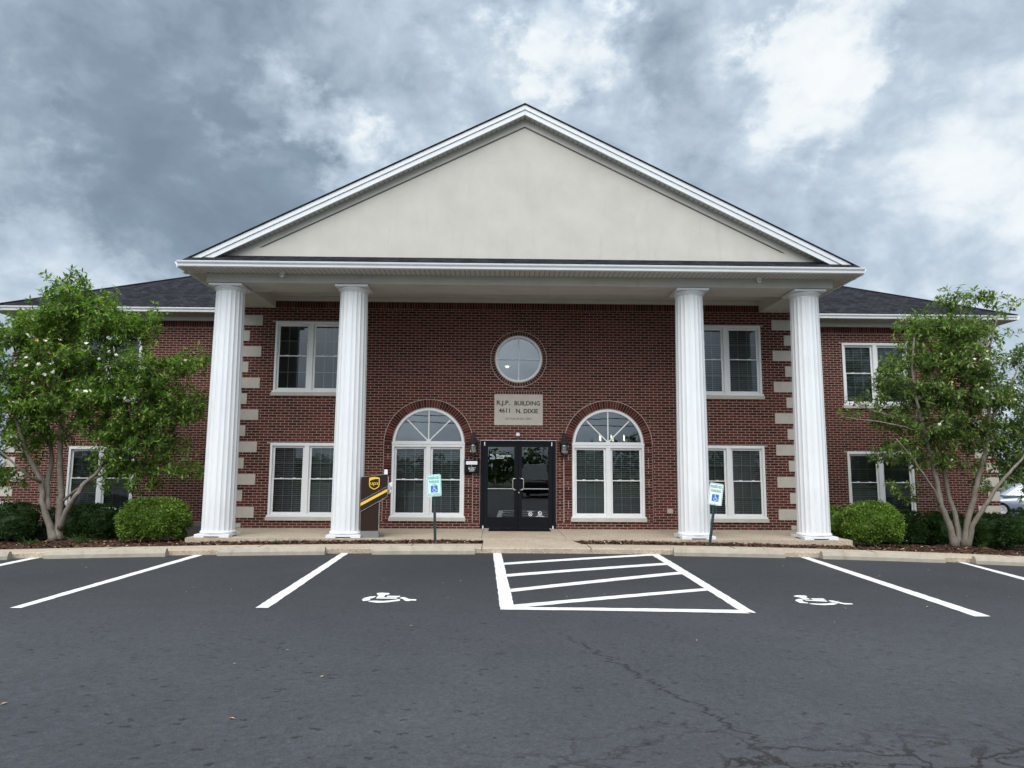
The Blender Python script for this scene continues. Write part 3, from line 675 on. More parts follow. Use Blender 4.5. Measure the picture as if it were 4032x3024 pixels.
# ---- windows
def twin_window(r, y, blinds=True, name='window', top=True, glass=None):
    x0, x1, z0, z1 = r; cx = (x0 + x1) / 2; f = MB()
    ya, yb = y - 0.022, y + 0.10
    # casing
    f.box(x0 - 0.002, x0 + 0.055, ya, yb, z0, z1); f.box(x1 - 0.055, x1 + 0.002, ya, yb, z0, z1)
    f.box(x0 + 0.055, x1 - 0.055, ya + 0.002, yb, z1 - 0.062, z1 + 0.002); f.box(x0 + 0.055, x1 - 0.055, ya + 0.002, yb, z0, z0 + 0.035)
    f.box(cx - 0.058, cx + 0.058, ya + 0.004, yb, z0 + 0.035, z1 - 0.062)
    f.box(x0 - 0.03, x1 + 0.03, ya - 0.018, ya - 0.0005, z0 - 0.028, z0 + 0.012)          # sill nosing
    if top: f.box(x0 - 0.09, x1 + 0.09, y - 0.008, y + 0.05, z1 + 0.0025, z1 + 0.014)     # steel lintel edge
    w = f.build(name, M['white'], bld, bevel=0.004)
    sash = MB(); gr = MB(); pane = MB(); bl = MB(); zm = z0 + 0.035 + (z1 - z0 - 0.097) * 0.515
    for (a, c) in ((x0 + 0.056, cx - 0.059), (cx + 0.059, x1 - 0.056)):
        za, zb = z0 + 0.036, z1 - 0.063
        for (q0, q1, yy) in ((za, zm, y + 0.022), (zm, zb, y + 0.040)):
            sash.box(a, a + 0.052, yy, yy + 0.03, q0, q1); sash.box(c - 0.052, c, yy, yy + 0.03, q0, q1)
        sash.box(a + 0.052, c - 0.052, y + 0.0225, y + 0.05, za, za + 0.052); sash.box(a + 0.052, c - 0.052, y + 0.0405, y + 0.068, zb - 0.052, zb)
        sash.box(a + 0.052, c - 0.052, y + 0.019, y + 0.052, zm - 0.012, zm + 0.012)
        for px_ in (0.3, 0.7): sash.box(a + (c - a) * px_ - 0.035, a + (c - a) * px_ + 0.035, y + 0.026, y + 0.046, zm + 0.0125, zm + 0.026)
        g0, g1 = a + 0.052, c - 0.052
        for (q0, q1, yy) in ((za + 0.052, zm - 0.012, y + 0.036), (zm + 0.012, zb - 0.052, y + 0.054)):
            pane.add([(g0, yy, q0), (g1, yy, q0), (g1, yy, q1), (g0, yy, q1)], [(0, 1, 2, 3)])
            for t in (1 / 3, 2 / 3): xx = g0 + (g1 - g0) * t; gr.box(xx - 0.008, xx + 0.008, yy + 0.006, yy + 0.011, q0, q1)
            zz = (q0 + q1) / 2; gr.box(g0, g1, yy + 0.0055, yy + 0.0115, zz - 0.008, zz + 0.008)
        if blinds:
            zz = za + 0.06; rb = random.Random(int(a * 100)); tilt = rb.uniform(0.012, 0.020)
            while zz < zb - 0.03:
                dzz = tilt + rb.uniform(-0.002, 0.002)
                bl.add([(g0 - 0.03, y + 0.125, zz - dzz), (g1 + 0.03, y + 0.125, zz - dzz), (g1 + 0.03, y + 0.168, zz + dzz), (g0 - 0.03, y + 0.168, zz + dzz)], [(0, 1, 2, 3)])
                zz += 0.05
            for t in (0.2, 0.5, 0.8): xx = g0 + (g1 - g0) * t; bl.box(xx - 0.002, xx + 0.002, y + 0.122, y + 0.1235, za, zb)
    sash.build('sash', M['white'], w, bevel=0.003); pane.build('pane', glass or M['glass'], w, fix=False); gr.build('grille', M['grille'], w)
    if blinds: bl.build('blind', M['blind'], w, fix=False)
    MB().box(x0 - 0.05, x1 + 0.05, y - 0.055, y + 0.06, z0 - 0.118, z0 - 0.029).build('sill', M['stone'], w, bevel=0.006)
    return w
for r in RECT_C: twin_window(r, 0.0, blinds=not (r[0] < 0 and r[2] > 3))
for r in RECT_W: twin_window(r, WING_Y)
for cx, z0 in ARCH_C:
    w = twin_window((cx - 0.913, cx + 0.913, z0, 2.095), 0.0, name='arched_window', top=False)
    f = MB(); n = 32
    o1, i1 = arc(cx, AZ, AR - 0.002, 0, PI, n), arc(cx, AZ, AR - 0.062, 0, PI, n)
    loop = o1 + list(reversed(i1))
    f.poly([loop], lambda p: (p[0], -0.018, p[1])); f.band(loop, lambda p: (p[0], -0.018, p[1]), lambda p: (p[0], 0.09, p[1]))
    f.box(cx - 0.925, cx + 0.925, -0.030, 0.08, 2.098, 2.150)
    f.box(cx - 0.90, cx + 0.90, -0.020, 0.08, 2.151, 2.178)
    for a in (PI / 4, PI / 2, 3 * PI / 4):
        d = np.array([math.cos(a), math.sin(a)]); nn = np.array([-d[1], d[0]]) * 0.015
        p, q = np.array([cx, 2.175]) + d * 0.04, np.array([cx, AZ + 0.06]) + d * (AR - 0.13 if a != PI / 2 else AR - 0.115)
        f.prism([tuple(p - nn), tuple(q - nn), tuple(q + nn), tuple(p + nn)], 0.012, 0.035, 'y')
    f.prism([(cx, 2.178)] + arc(cx, 2.178, 0.055, 0, PI, 10), 0.008, 0.04, 'y')
    f.build('fanlight_frame', M['white'], w)
    MB().poly([arc(cx, AZ, AR - 0.05, 0.07, PI - 0.07, n)], lambda p: (p[0], 0.04, p[1])).build('fanlight_pane', M['glass_clear'], w, fix=False)
f = MB(); o1, i1 = arc(0, RND[1], 0.603, 0, 2 * PI, 56)[:-1], arc(0, RND[1], 0.545, 0, 2 * PI, 56)[:-1]
f.poly([o1, i1], lambda p: (p[0], -0.02, p[1])); f.band(o1, lambda p: (p[0], -0.02, p[1]), lambda p: (p[0], 0.09, p[1])); f.band(i1, lambda p: (p[0], -0.02, p[1]), lambda p: (p[0], 0.09, p[1]))
w = f.build('round_window', M['white'], bld)
f = MB(); f.box(-0.015, 0.015, 0.006, 0.034, RND[1] - 0.55, RND[1] + 0.55); f.box(-0.55, 0.55, 0.0065, 0.0335, RND[1] - 0.015, RND[1] + 0.015); f.build('grille', M['white'], w)
MB().poly([arc(0, RND[1], 0.55, 0, 2 * PI, 56)[:-1]], lambda p: (p[0], 0.045, p[1])).build('pane', M['glass_clear'], w, fix=False)
# ---- entrance door
f = MB(); f.box(-0.956, -0.875, 0.005, 0.11, 0.0, 2.204); f.box(0.875, 0.956, 0.005, 0.11, 0.0, 2.204); f.box(-0.875, 0.875, 0.0055, 0.11, 2.135, 2.2035)
dr = f.build('entrance_door', M['black'], bld, bevel=0.003)
for (a, c, g0, g1) in ((-0.871, -0.004, -0.765, -0.098), (0.004, 0.871, 0.098, 0.765)):
    leaf = MB(); leaf.box(a, g0, 0.02, 0.065, 0.012, 2.130); leaf.box(g1, c, 0.02, 0.065, 0.012, 2.130); leaf.box(g0, g1, 0.0205, 0.0645, 2.045, 2.1295); leaf.box(g0, g1, 0.0205, 0.0645, 0.0125, 0.285)
    leaf.build('door_leaf', M['black'], dr, bevel=0.003)
    MB().add([(g0, 0.045, 0.285), (g1, 0.045, 0.285), (g1, 0.045, 2.045), (g0, 0.045, 2.045)], [(0, 1, 2, 3)]).build('pane', M['glass_door'], dr, fix=False)
    MB().box(g0 - 0.005, g1 + 0.005, 0.004, 0.016, 0.985, 1.003).build('push_bar', M['chrome'], dr)
    s = -1 if a < 0 else 1
    x_in, x_out = s * 0.048, s * 0.135
    pts = [(x_in, 0.018, 0.965), (x_in, -0.028, 0.965), (x_in + s * 0.045, -0.050, 0.967), (x_out - s * 0.012, -0.055, 0.972), (x_out, -0.056, 0.992), (x_out, -0.056, 1.225), (x_out - s * 0.012, -0.055, 1.243), (x_in + s * 0.045, -0.05, 1.248), (x_in, -0.028, 1.25), (x_in, 0.018, 1.25)]
    MB().tube(pts, 0.0115, 10).build('handle', M['chrome'], dr, smooth=True)
    h = MB(); h.box(s * 0.853 - 0.012, s * 0.853 + 0.012, -0.006, 0.018, 2.075, 2.17); h.box(s * 0.88 - 0.014, s * 0.88 + 0.014, -0.008, 0.018, 0.006, 0.075); h.build('pivot_hinge', M['white'], dr)
f = MB(); f.lathe([(0.016, 0), (0.016, 0.012)], n=14); o = f.build('lock', M['chrome'], dr); o.rotation_euler = (PI / 2, 0, 0); o.location = (0.022, 0.02, 0.90)
MB().box(-0.90, 0.90, -0.03, 0.10, 0.001, 0.011).build('threshold', M['chrome'], dr)
MB().box(-0.97, 0.97, -0.012, 0.02, 2.2065, 2.2165).build('lintel_edge', M['white'], dr)
def bars(name, m, parent, rows, y):     # writing too small to be read: broken dashes
    B = MB(); rr = random.Random(5)
    for (x0, x1, z, h) in rows:
        x = x0
        while x < x1:
            w_ = min(rr.uniform(0.008, 0.022), x1 - x); B.box(x, x + w_, y - 0.001, y, z - h / 2, z + h / 2 * rr.uniform(0.4, 1)); x += w_ + 0.005
    return B.build(name, m, parent)
def logo(cx, cz, s, y, parent, m2):
    B = MB(); t = lambda p: (cx + p[0] * s, y, cz + p[1] * s)
    o1 = [(-0.5, 0.5), (-0.25, 0.48), (0.05, 0.33), (0.3, 0.08), (0.46, -0.15), (0.5, -0.2), (0.36, -0.14), (0.18, 0.1), (-0.05, 0.28), (-0.3, 0.4)]
    B.poly([o1], t); B.poly([[(-0.5, 0.5), (-0.42, 0.36), (-0.22, 0.24), (-0.12, 0.10), (-0.28, 0.16), (-0.46, 0.3)]], t); B.poly([[(-0.1, 0.06), (0.02, -0.02), (0.10, 0.06), (0.0, 0.16)]], t)
    B.build('logo', M['decal'], parent, fix=False)
    B = MB()
    for k in range(4):
        u = -0.5 + k * 0.25; B.poly([[(u, -0.5), (u + 0.14, -0.5), (u + 0.30, -0.18), (u + 0.16, -0.14)]], t)
    B.build('logo', m2, parent, fix=False)
logo(-0.655, 1.80, 0.135, 0.0435, dr, M['decal_blue'])
text_part('lettering', 'Bluegrass', 0.088, M['decal'], dr, face_mtx(-0.375, 0.043, 1.825), 0.36)
bars('lettering', M['decal'], dr, [(-0.55, -0.37, 1.765, 0.022)], 0.0435)
text_part('lettering', 'SUITE 200', 0.045, M['decal_dim'], dr, face_mtx(0.53, 0.043, 1.925), 0.24)
B = MB(); B.poly([arc(0.195, 1.945, 0.04, 0, 2 * PI, 8)[:-1]], lambda p: (p[0], 0.0435, p[1])); B.build('sticker', M['decal_dim'], dr, fix=False)
for (cx, cz) in ((0.315, 0.36), (0.555, 0.385)):
    B = MB(); B.poly([arc(cx, cz, 0.050, 0, 2 * PI, 24)[:-1], arc(cx, cz, 0.037, 0, 2 * PI, 24)[:-1]], lambda p: (p[0], 0.0435, p[1]))
    B.poly([[(cx - 0.034, cz + 0.022), (cx - 0.024, cz + 0.032), (cx + 0.034, cz - 0.022), (cx + 0.024, cz - 0.032)]], lambda p: (p[0], 0.0430, p[1]))
    B.poly([[(cx - 0.030, cz - 0.014), (cx + 0.012, cz - 0.014), (cx + 0.012, cz - 0.024), (cx - 0.030, cz - 0.024)]], lambda p: (p[0], 0.0427, p[1]))
    B.build('sticker', M['decal'], dr, fix=False)
text_part('lettering', 'NO SMOKING', 0.03, M['decal'], dr, face_mtx(0.315, 0.043, 0.428), 0.15)
bars('lettering', M['decal'], dr, [(0.485, 0.63, 0.322, 0.014), (0.455, 0.665, 0.305, 0.013)], 0.0435)
# ---- carved name plaque
pq = MB().box(-0.614, 0.624, -0.012, 0.03, 2.598, 3.388).build('name_plaque', M['stone'], bld, bevel=0.004)
text_part('lettering', 'R.J.P.', 0.155, M['letter'], pq, face_mtx(-0.392, -0.0125, 3.165), 0.335, bold=0.0035)
text_part('lettering', 'BUILDING', 0.155, M['letter'], pq, face_mtx(0.225, -0.0125, 3.155), 0.66, bold=0.0035)
text_part('lettering', '4611', 0.155, M['letter'], pq, face_mtx(-0.345, -0.0125, 2.965), 0.285, bold=0.0035)
text_part('lettering', 'N. DIXIE', 0.155, M['letter'], pq, face_mtx(0.215, -0.0125, 2.955), 0.565, bold=0.0035)
text_part('lettering', 'ESTABLISHED 2004', 0.072, M['letter2'], pq, face_mtx(0.005, -0.0125, 2.762), 0.66, bold=0.001)

# ---- portico: beams, ceiling, frieze
b = MB()
b.box(-7.04, 7.05, -2.54, -1.69, 5.59, 5.90)
b.build('portico_beam', M['stucco'], bld, bevel=0.006)
for s in (-1, 1): MB().box(min(s * 6.285, s * 7.045), max(s * 6.285, s * 7.045), -1.689, 0.002, 5.5905, 5.90).build('portico_beam', M['stucco'], bld)
MB().box(-6.285, 6.285, -1.689, 0.0, 5.895, 5.93).build('porch_ceiling', M['stucco'], bld)
MB().box(-6.284, 6.284, -0.03, -0.001, 5.778, 5.894).build('frieze_board', M['stucco'], bld, bevel=0.004)
# ---- eaves of the portico: soffit, gutter, pent roof
b = MB(); b.add([(-7.42, -3.02, 5.795), (7.45, -3.02, 5.795), (7.45, -2.541, 5.795), (-7.42, -2.541, 5.795)], [(0, 3, 2, 1)])
b.add([(-7.42, -2.541, 5.795), (-7.041, -2.541, 5.795), (-7.041, 1.7, 5.795), (-7.42, 1.7, 5.795)], [(0, 3, 2, 1)]); b.add([(7.051, -2.541, 5.795), (7.45, -2.541, 5.795), (7.45, 1.7, 5.795), (7.051, 1.7, 5.795)], [(0, 3, 2, 1)])
b.build('soffit', M['soffit'], bld, fix=False)
gp = [(0, 0), (-0.065, 0.0), (-0.078, 0.012), (-0.082, 0.055), (-0.112, 0.090), (-0.118, 0.118), (-0.110, 0.124), (0, 0.118)]   # K-style, outward is -
MB().prism([(-3.022 + u, 5.788 + v) for u, v in gp], -7.455, 7.49, 'x').build('gutter', M['trim'], bld)
MB().prism([(-7.425 + u, 5.788 + v) for u, v in gp], -3.022, 1.9, 'y').build('gutter', M['trim'], bld)
MB().prism([(7.455 - u, 5.788 + v) for u, v in gp], -3.022, 1.9, 'y').build('gutter', M['trim'], bld)
b = MB(); b.prism([(-3.11, 5.885), (-3.11, 5.905), (-2.535, 6.205), (-2.535, 6.18)], -7.40, 7.44, 'x'); b.build('pent_roof', M['shx'], bld)
# ---- pediment
SL = 0.5
def tri(zb, za, half): return [(-half, zb), (half, zb), (0.04, za)]
b = MB(); ap = 9.60; hb = (ap - 6.17) / SL
b.poly([tri(6.17, ap, hb)], lambda p: (p[0], -2.515, p[1]))
ped = b.build('pediment', M['groove'], bld)
gi = [(-5.83, 6.395), (5.91, 6.395), (0.045, 9.300)]; go = [(-5.91, 6.395), (5.99, 6.395), (0.045, 9.345)]
b = MB(); t0 = lambda p: (p[0], -2.545, p[1]); t1 = lambda p: (p[0], -2.516, p[1])
b.poly([tri(6.17, ap, hb), go], t0); b.band(go, t0, t1); b.build('pediment_border', M['stucco'], bld)
b = MB(); t0 = lambda p: (p[0], -2.541, p[1]); b.poly([gi], t0); b.band(gi, t0, t1); b.build('pediment_panel', M['stucco'], bld)
# raking trim and gable roof
def rake_pts(z_off): return [(-7.52, 9.72 - SL * 7.56 + z_off), (0.04, 9.72 + z_off), (7.60, 9.72 - SL * 7.56 + z_off)]
for s in (-1, 1):
    X0, X1 = 0.04, s * 7.50 + (0.02 if s > 0 else 0)
    def zz(x, off): return 9.755 - SL * abs(x - 0.04) + off
    f = MB(); f.prism([(X0, zz(X0, 0)), (X1, zz(X1, 0)), (X1, zz(X1, -0.115)), (X0, zz(X0, -0.115))], -2.775, -2.70, 'y')
    f.prism([(X0, zz(X0, -0.116)), (X1, zz(X1, -0.116)), (X1 - s * 0.1, zz(X1 - s * 0.1, -0.235)), (X0, zz(X0, -0.235))], -2.752, -2.70, 'y')
    f.build('rake_fascia', M['trim'], bld, bevel=0.006)
    f = MB(); f.prism([(X0, zz(X0, -0.230)), (X1, zz(X1, -0.232)), (X1, zz(X1, -0.215)), (X0, zz(X0, -0.215))], -2.70, -2.53, 'y'); f.build('rake_soffit', M['soffit'], bld)
    f = MB(); f.prism([(X0, zz(X0, 0.002)), (X1 + s * 0.06, zz(X1 + s * 0.06, 0.002)), (X1 + s * 0.06, zz(X1 + s * 0.06, 0.028)), (X0, zz(X0, 0.028))], -2.80, 13.0, 'y'); f.build('gable_roof', M['shy'], bld)
# ---- wings' eaves and hip roof
EX = {1: 14.28, -1: 14.66}
for s in (-1, 1):
    a, c = sorted((s * 7.3, s * (EX[s] + 0.03)))
    MB().prism([(1.65 + u * 1.0, 5.803 + v) for u, v in gp], a, c, 'x').build('gutter', M['trim'], bld)
    MB().prism([(s * (EX[s] - u), 5.803 + v) for u, v in gp], 1.65 - 0.1, 16.3, 'y').build('gutter', M['trim'], bld)
    b = MB(); b.add([(a, 1.66, 5.808), (c, 1.66, 5.808), (c, 2.199, 5.808), (a, 2.199, 5.808)], [(0, 3, 2, 1)])
    e0, e1 = sorted((WX if s > 0 else -WL, s * EX[s])); b.add([(e0, 2.199, 5.808), (e1, 2.199, 5.808), (e1, 16.3, 5.808), (e0, 16.3, 5.808)], [(0, 3, 2, 1)]); b.build('soffit', M['soffit'], bld, fix=False)
    a2, c2 = sorted((s * 7.14, WX if s > 0 else -WL)); MB().box(a2, c2, 2.165, 2.199, 5.682, 5.807).build('frieze_board', M['white'], bld, bevel=0.004)
E0, E1, YE, ZE, RT = -14.72, 14.34, 1.58, 5.93, 7.3
b = MB(); b.add([(E0, YE, ZE), (E1, YE, ZE), (E1 - RT, YE + RT, ZE + RT / 2), (E0 + RT, YE + RT, ZE + RT / 2), (E0, YE + 2 * RT, ZE), (E1, YE + 2 * RT, ZE)], [(0, 1, 2, 3), (5, 4, 3, 2)]); b.build('hip_roof', M['shx'], bld)
b = MB(); b.add([(E0, YE, ZE), (E0, YE + 2 * RT, ZE), (E0 + RT, YE + RT, ZE + RT / 2)], [(0, 2, 1)]); b.add([(E1, YE, ZE), (E1, YE + 2 * RT, ZE), (E1 - RT, YE + RT, ZE + RT / 2)], [(0, 1, 2)]); b.build('hip_roof', M['shy'], bld)
for s, e in ((1, E1), (-1, E0)): MB().tube([(e, YE, ZE + 0.01), (e - s * RT, YE + RT, ZE + RT / 2 + 0.01)], 0.03, 6).build('hip_cap', M['shx'], bld)
# ---- columns
def fluted(r_of, z0, z1, nf=20, per=8, nz=14):
    B = MB(); n = nf * per
    for i in range(nz + 1):
        t = i / nz; z = z0 + (z1 - z0) * t; r = r_of(t)
        for j in range(n):
            ph = (j % per) / per; d = 0.0 if ph < 0.13 else 0.036 * r * math.sin(PI * (ph - 0.13) / 0.87) ** 0.8
            th = 2 * PI * (j / n) + PI / nf * 0.3; B.v.append(((r - d) * math.cos(th), (r - d) * math.sin(th), z))
    for i in range(nz):
        for j in range(n): B.f.append((i * n + j, i * n + (j + 1) % n, (i + 1) * n + (j + 1) % n, (i + 1) * n + j))
    return B
def make_column(x):
    c = empty('column', (x, -2.19, 0)); c.parent = bld
    rof = lambda t: 0.345 - 0.036 * t ** 1.6
    fluted(rof, 0.13, 5.44).build('shaft', M['column'], c)
    q = MB(); h = 0.37
    q.box(-h, h, -h, h, 0.022, 0.066)
    for sx in (-1, 1):
        for sy in (-1, 1): q.box(min(sx * 0.16, sx * h), max(sx * 0.16, sx * h), min(sy * 0.16, sy * h), max(sy * 0.16, sy * h), 0.001, 0.022)
    q.lathe([(0.345, 0.0665), (0.366, 0.072), (0.374, 0.09), (0.372, 0.108), (0.355, 0.124), (0.34, 0.132), (0.33, 0.134)], n=48)
    q.build('base', M['column'], c, bevel=0.004)
    q = MB(); q.lathe([(0.30, 5.425), (0.315, 5.437), (0.322, 5.445), (0.318, 5.455), (0.33, 5.462), (0.352, 5.485), (0.362, 5.507), (0.355, 5.522), (0.30, 5.524)], n=48)
    q.box(-0.365, 0.365, -0.365, 0.365, 5.5245, 5.572)
    q.build('capital', M['column'], c, bevel=0.003)
    return c
c0 = make_column(-6.62)
for x in (-3.82, 3.85, 6.52):
    c = c0.copy(); col.objects.link(c); c.location = (x, -2.19, 0); c.parent = bld
    for ch in list(c0.children):
        d = ch.copy(); col.objects.link(d); d.parent = c

# ================================================================== THINGS ON AND AROUND THE BUILDING
def wall_lantern(x, label):
    L = tag(empty('wall_lantern', (x, 0, 0)), label, 'lantern', 'lanterns beside the door')
    y = -0.155
    m = MB(); m.tube([(0, -0.001, 2.30), (0, -0.03, 2.37), (0, -0.08, 2.425), (0, -0.135, 2.41), (0, y, 2.35), (0, y, 2.30)], 0.013, 8)
    m.tube([(0, -0.135, 2.40), (0, -0.17, 2.43), (0, -0.16, 2.46), (0, -0.14, 2.45)], 0.008, 6)
    m.box(-0.045, 0.045, -0.018, -0.0005, 2.20, 2.40); m.box(-0.02, 0.02, -0.02, -0.0005, 1.79, 2.0); m.tube([(0, -0.01, 1.82), (0, -0.08, 1.79), (0, y, 1.81)], 0.009, 6); m.build('bracket', M['bronze'], L)
    m = MB(); m.lathe([(0.012, 2.32), (0.03, 2.30), (0.035, 2.285), (0.05, 2.265), (0.095, 2.205), (0.135, 2.165), (0.148, 2.150), (0.148, 2.138), (0.128, 2.128), (0.128, 2.112), (0.115, 2.105)], (0, y, 0), 24); m.build('cap', M['bronze'], L, smooth=False)
    m = MB(); m.lathe([(0.112, 2.105), (0.116, 2.06), (0.113, 1.98), (0.100, 1.90), (0.075, 1.860), (0.03, 1.845)], (0, y, 0), 20); m.build('glass_shade', M['glass_lamp'], L, smooth=True, fix=True)
    m = MB(); m.lathe([(0.032, 1.845), (0.034, 1.830), (0.016, 1.815), (0.022, 1.795), (0.010, 1.775), (0.003, 1.765)], (0, y, 0), 14)
    for k in range(4):
        a = PI / 4 + k * PI / 2; m.tube([(0.118 * math.cos(a), y + 0.118 * math.sin(a), 2.105), (0.121 * math.cos(a), y + 0.121 * math.sin(a), 2.05), (0.117 * math.cos(a), y + 0.117 * math.sin(a), 1.98), (0.104 * math.cos(a), y + 0.104 * math.sin(a), 1.90), (0.03 * math.cos(a), y + 0.03 * math.sin(a), 1.843)], 0.0035, 5)
    m.build('cage', M['bronze'], L)
    m = MB()
    for k in range(3):
        a = 0.4 + k * 2 * PI / 3; cxx, cyy = 0.035 * math.cos(a), y + 0.035 * math.sin(a)
        m.lathe([(0.009, 1.90), (0.009, 1.985), (0.012, 1.99), (0.014, 2.01), (0.009, 2.035), (0.002, 2.05)], (cxx, cyy, 0), 10)
    m.build('bulb', mat('clear_bulb', (0.75, 0.74, 0.70), 0.3)[0], L)
    return L
wall_lantern(-1.14, 'dark bronze coach lantern above the mailbox, left of the door')
wall_lantern(1.155, 'dark bronze coach lantern between the door and the right arched window')
mb = tag(empty('mailbox', (-1.166, 0, 0)), 'black wall mailbox with a white label strip left of the door', 'mailbox')
m = MB(); m.prism([(-0.002, 1.385), (-0.12, 1.395), (-0.12, 1.66), (-0.09, 1.69), (-0.002, 1.70)], -0.185, 0.185, 'x'); m.build('box', M['black'], mb, bevel=0.006)
MB().box(-0.20, 0.20, -0.13, -0.002, 1.701, 1.712).build('lid', M['black'], mb)
MB().box(-0.150, 0.135, -0.1245, -0.1215, 1.595, 1.68).build('label_strip', M['decal'], mb)
m = MB(); m.lathe([(0.010, 0), (0.010, 0.006)], n=12); o = m.build('lock', M['chrome'], mb); o.rotation_euler = (PI / 2, 0, 0); o.location = (-0.01, -0.121, 1.567)
logo(-0.070, 1.515, 0.05, -0.1225, mb, M['decal']); text_part('lettering', 'Bluegrass', 0.034, M['decal'], mb, face_mtx(0.03, -0.1225, 1.522), 0.125)
bars('lettering', M['decal'], mb, [(-0.02, 0.04, 1.502, 0.008), (-0.095, 0.085, 1.484, 0.012), (-0.075, 0.065, 1.465, 0.011), (-0.055, 0.05, 1.448, 0.011), (-0.07, 0.06, 1.430, 0.011)], -0.122)
sl_ = tag(empty('sensor_light', (-0.01, 0, 2.362)), 'small white dome light fixed to the brick just above the door', 'light')
m = MB(); m.lathe([(0.0, 0.035), (0.03, 0.03), (0.052, 0.012), (0.058, -0.01), (0.056, -0.035), (0.045, -0.045)], (0, -0.06, 0), 20); m.build('shade', M['decal'], sl_, smooth=True)
MB().box(-0.035, 0.035, -0.02, -0.0005, -0.045, 0.045).build('base_plate', M['decal'], sl_, bevel=0.004)
def cam_dome(x, label):
    c = tag(empty('security_camera', (x, -2.66, 5.793)), label, 'camera', 'cameras under the portico eave')
    MB().lathe([(0.055, 0.0), (0.055, -0.022), (0.050, -0.028)], n=20).build('mount', M['decal'], c)
    MB().lathe([(0.050, -0.028), (0.056, -0.05), (0.050, -0.08), (0.032, -0.102), (0.004, -0.11)], n=20).build('dome', M['decal'], c, smooth=True)
    m = MB()
    for dx_ in (-0.016, 0.018): m.lathe([(0.010, 0), (0.010, 0.01)], n=12); 
    for dx_ in (-0.018, 0.018):
        m = MB(); m.lathe([(0.012, 0), (0.012, 0.012)], n=12); o = m.build('lens', M['blackp'], c); o.rotation_euler = (PI / 2, 0, 0); o.location = (dx_, -0.040, -0.072)
cam_dome(-5.34, 'white dome security camera under the eave above the left window')
cam_dome(5.33, 'white dome security camera under the eave above the right window')
oc = tag(empty('outlet_cover', (3.837, 0, 0.45)), 'tan weatherproof outlet cover low on the brick beside the third column', 'outlet')
MB().box(-0.075, 0.075, -0.05, -0.0005, -0.05, 0.05).build('cover', M['tan'], oc, bevel=0.01); MB().box(-0.06, 0.06, -0.016, -0.0005, -0.065, 0.065).build('plate', M['tan'], oc)
mt = MB(); mt.box(-0.73, 0.78, -0.74, -0.06, 0.004, 0.016)
for i in range(40): x = -0.71 + i * 0.0375; mt.box(x, x + 0.018, -0.72, -0.08, 0.0161, 0.0185)
tag(mt.build('door_mat', M['rubber'], bevel=0.003), 'black ribbed rubber mat on the slab at the glass door', 'door mat')

# ---- courier drop box
dbx = tag(empty('parcel_drop_box', (-3.47, -2.47, 0.0), R(8)), 'brown and yellow courier drop box beside the second column', 'drop box')
V = lambda x, z: (x, z)
head = [(-0.012, 0.56), (0.385, 0.785), (0.552, 0.875), (0.552, 0.99), (0.535, 1.354), (-0.012, 1.293)]
m = MB(); m.prism(head, 0.0, 0.46, 'y'); m.build('head', M['brown'], dbx, bevel=0.004)
m = MB(); m.box(0.0, 0.388, 0.012, 0.45, 0.14, 0.775); m.build('pedestal', M['brown'], dbx)
MB().box(-0.002, 0.392, 0.006, 0.455, 0.006, 0.141).build('base', M['greyp'], dbx, bevel=0.003)
MB().box(-0.01, 0.50, -0.005, 0.55, 0.001, 0.006).build('base_plate', M['greyp'], dbx)
fq = lambda p: (p[0], -0.0015, p[1])
m = MB(); m.poly([[(-0.012, 0.765), (0.552, 1.085), (0.552, 1.045), (-0.012, 0.740)]], fq); m.build('stripe', M['blackp'], dbx, fix=False)
m = MB(); m.poly([[(-0.012, 0.740), (0.552, 1.045), (0.552, 0.985), (-0.012, 0.675)]], fq); m.build('stripe', M['yellow'], dbx, fix=False)
m = MB(); e = 0.008
for p, q in (((-0.012, 0.552), (0.552, 0.872)), ((-0.012, 0.78), (0.552, 1.098)), ((-0.016, 1.297), (0.535, 1.360))):
    m.tube([(p[0], -0.003, p[1]), (q[0], -0.003, q[1])], 0.005, 5)
m.tube([(0.388, 0.005, 0.14), (0.388, 0.005, 0.775)], 0.006, 5); m.tube([(0.553, -0.002, 0.875), (0.553, -0.002, 0.985)], 0.004, 5); m.build('edge_trim', M['chrome'], dbx)
# chute side (faces right)
m = MB(); m.box(0.5535, 0.557, 0.03, 0.43, 0.90, 1.32); m.build('chute_panel', M['greyp'], dbx); m = MB(); m.box(0.5575, 0.575, 0.06, 0.40, 1.11, 1.30); m.build('chute_door', M['chrome'], dbx, bevel=0.004)
m = MB(); m.box(0.389, 0.3935, 0.05, 0.41, 0.16, 0.74); m.build('front_panel', M['greyp'], dbx)
m = MB(); m.poly([arc(0.0, 0.0, 0.17, 0, PI, 16)], lambda p: (0.3945, 0.23 + p[0], 0.45 + p[1])); m.build('front_panel', M['yellow'], dbx, fix=False)
m = MB(); m.box(0.47, 0.55, 0.15, 0.30, 1.352, 1.38); m.box(0.475, 0.545, 0.16, 0.29, 1.3805, 1.465); m.build('label_holder', M['decal'], dbx, bevel=0.004)
rp = random.Random(3); m = MB()
for k in range(7):
    x, z, y = 0.57 + rp.uniform(0, 0.06), 1.02 + rp.uniform(-0.05, 0.12), 0.06 + rp.uniform(-0.06, 0.2); s_ = rp.uniform(0.03, 0.07)
    m.add([(x - s_ * 0.5, y, z - s_), (x + s_ * 0.6, y + rp.uniform(-s_, s_), z - s_ * 0.6), (x + s_ * 0.7, y - 0.01, z + s_), (x - s_ * 0.4, y + rp.uniform(-s_, s_), z + s_ * 0.8)], [(0, 1, 2), (0, 2, 3)])
m.build('paper_slips', M['paper'], dbx, fix=False)
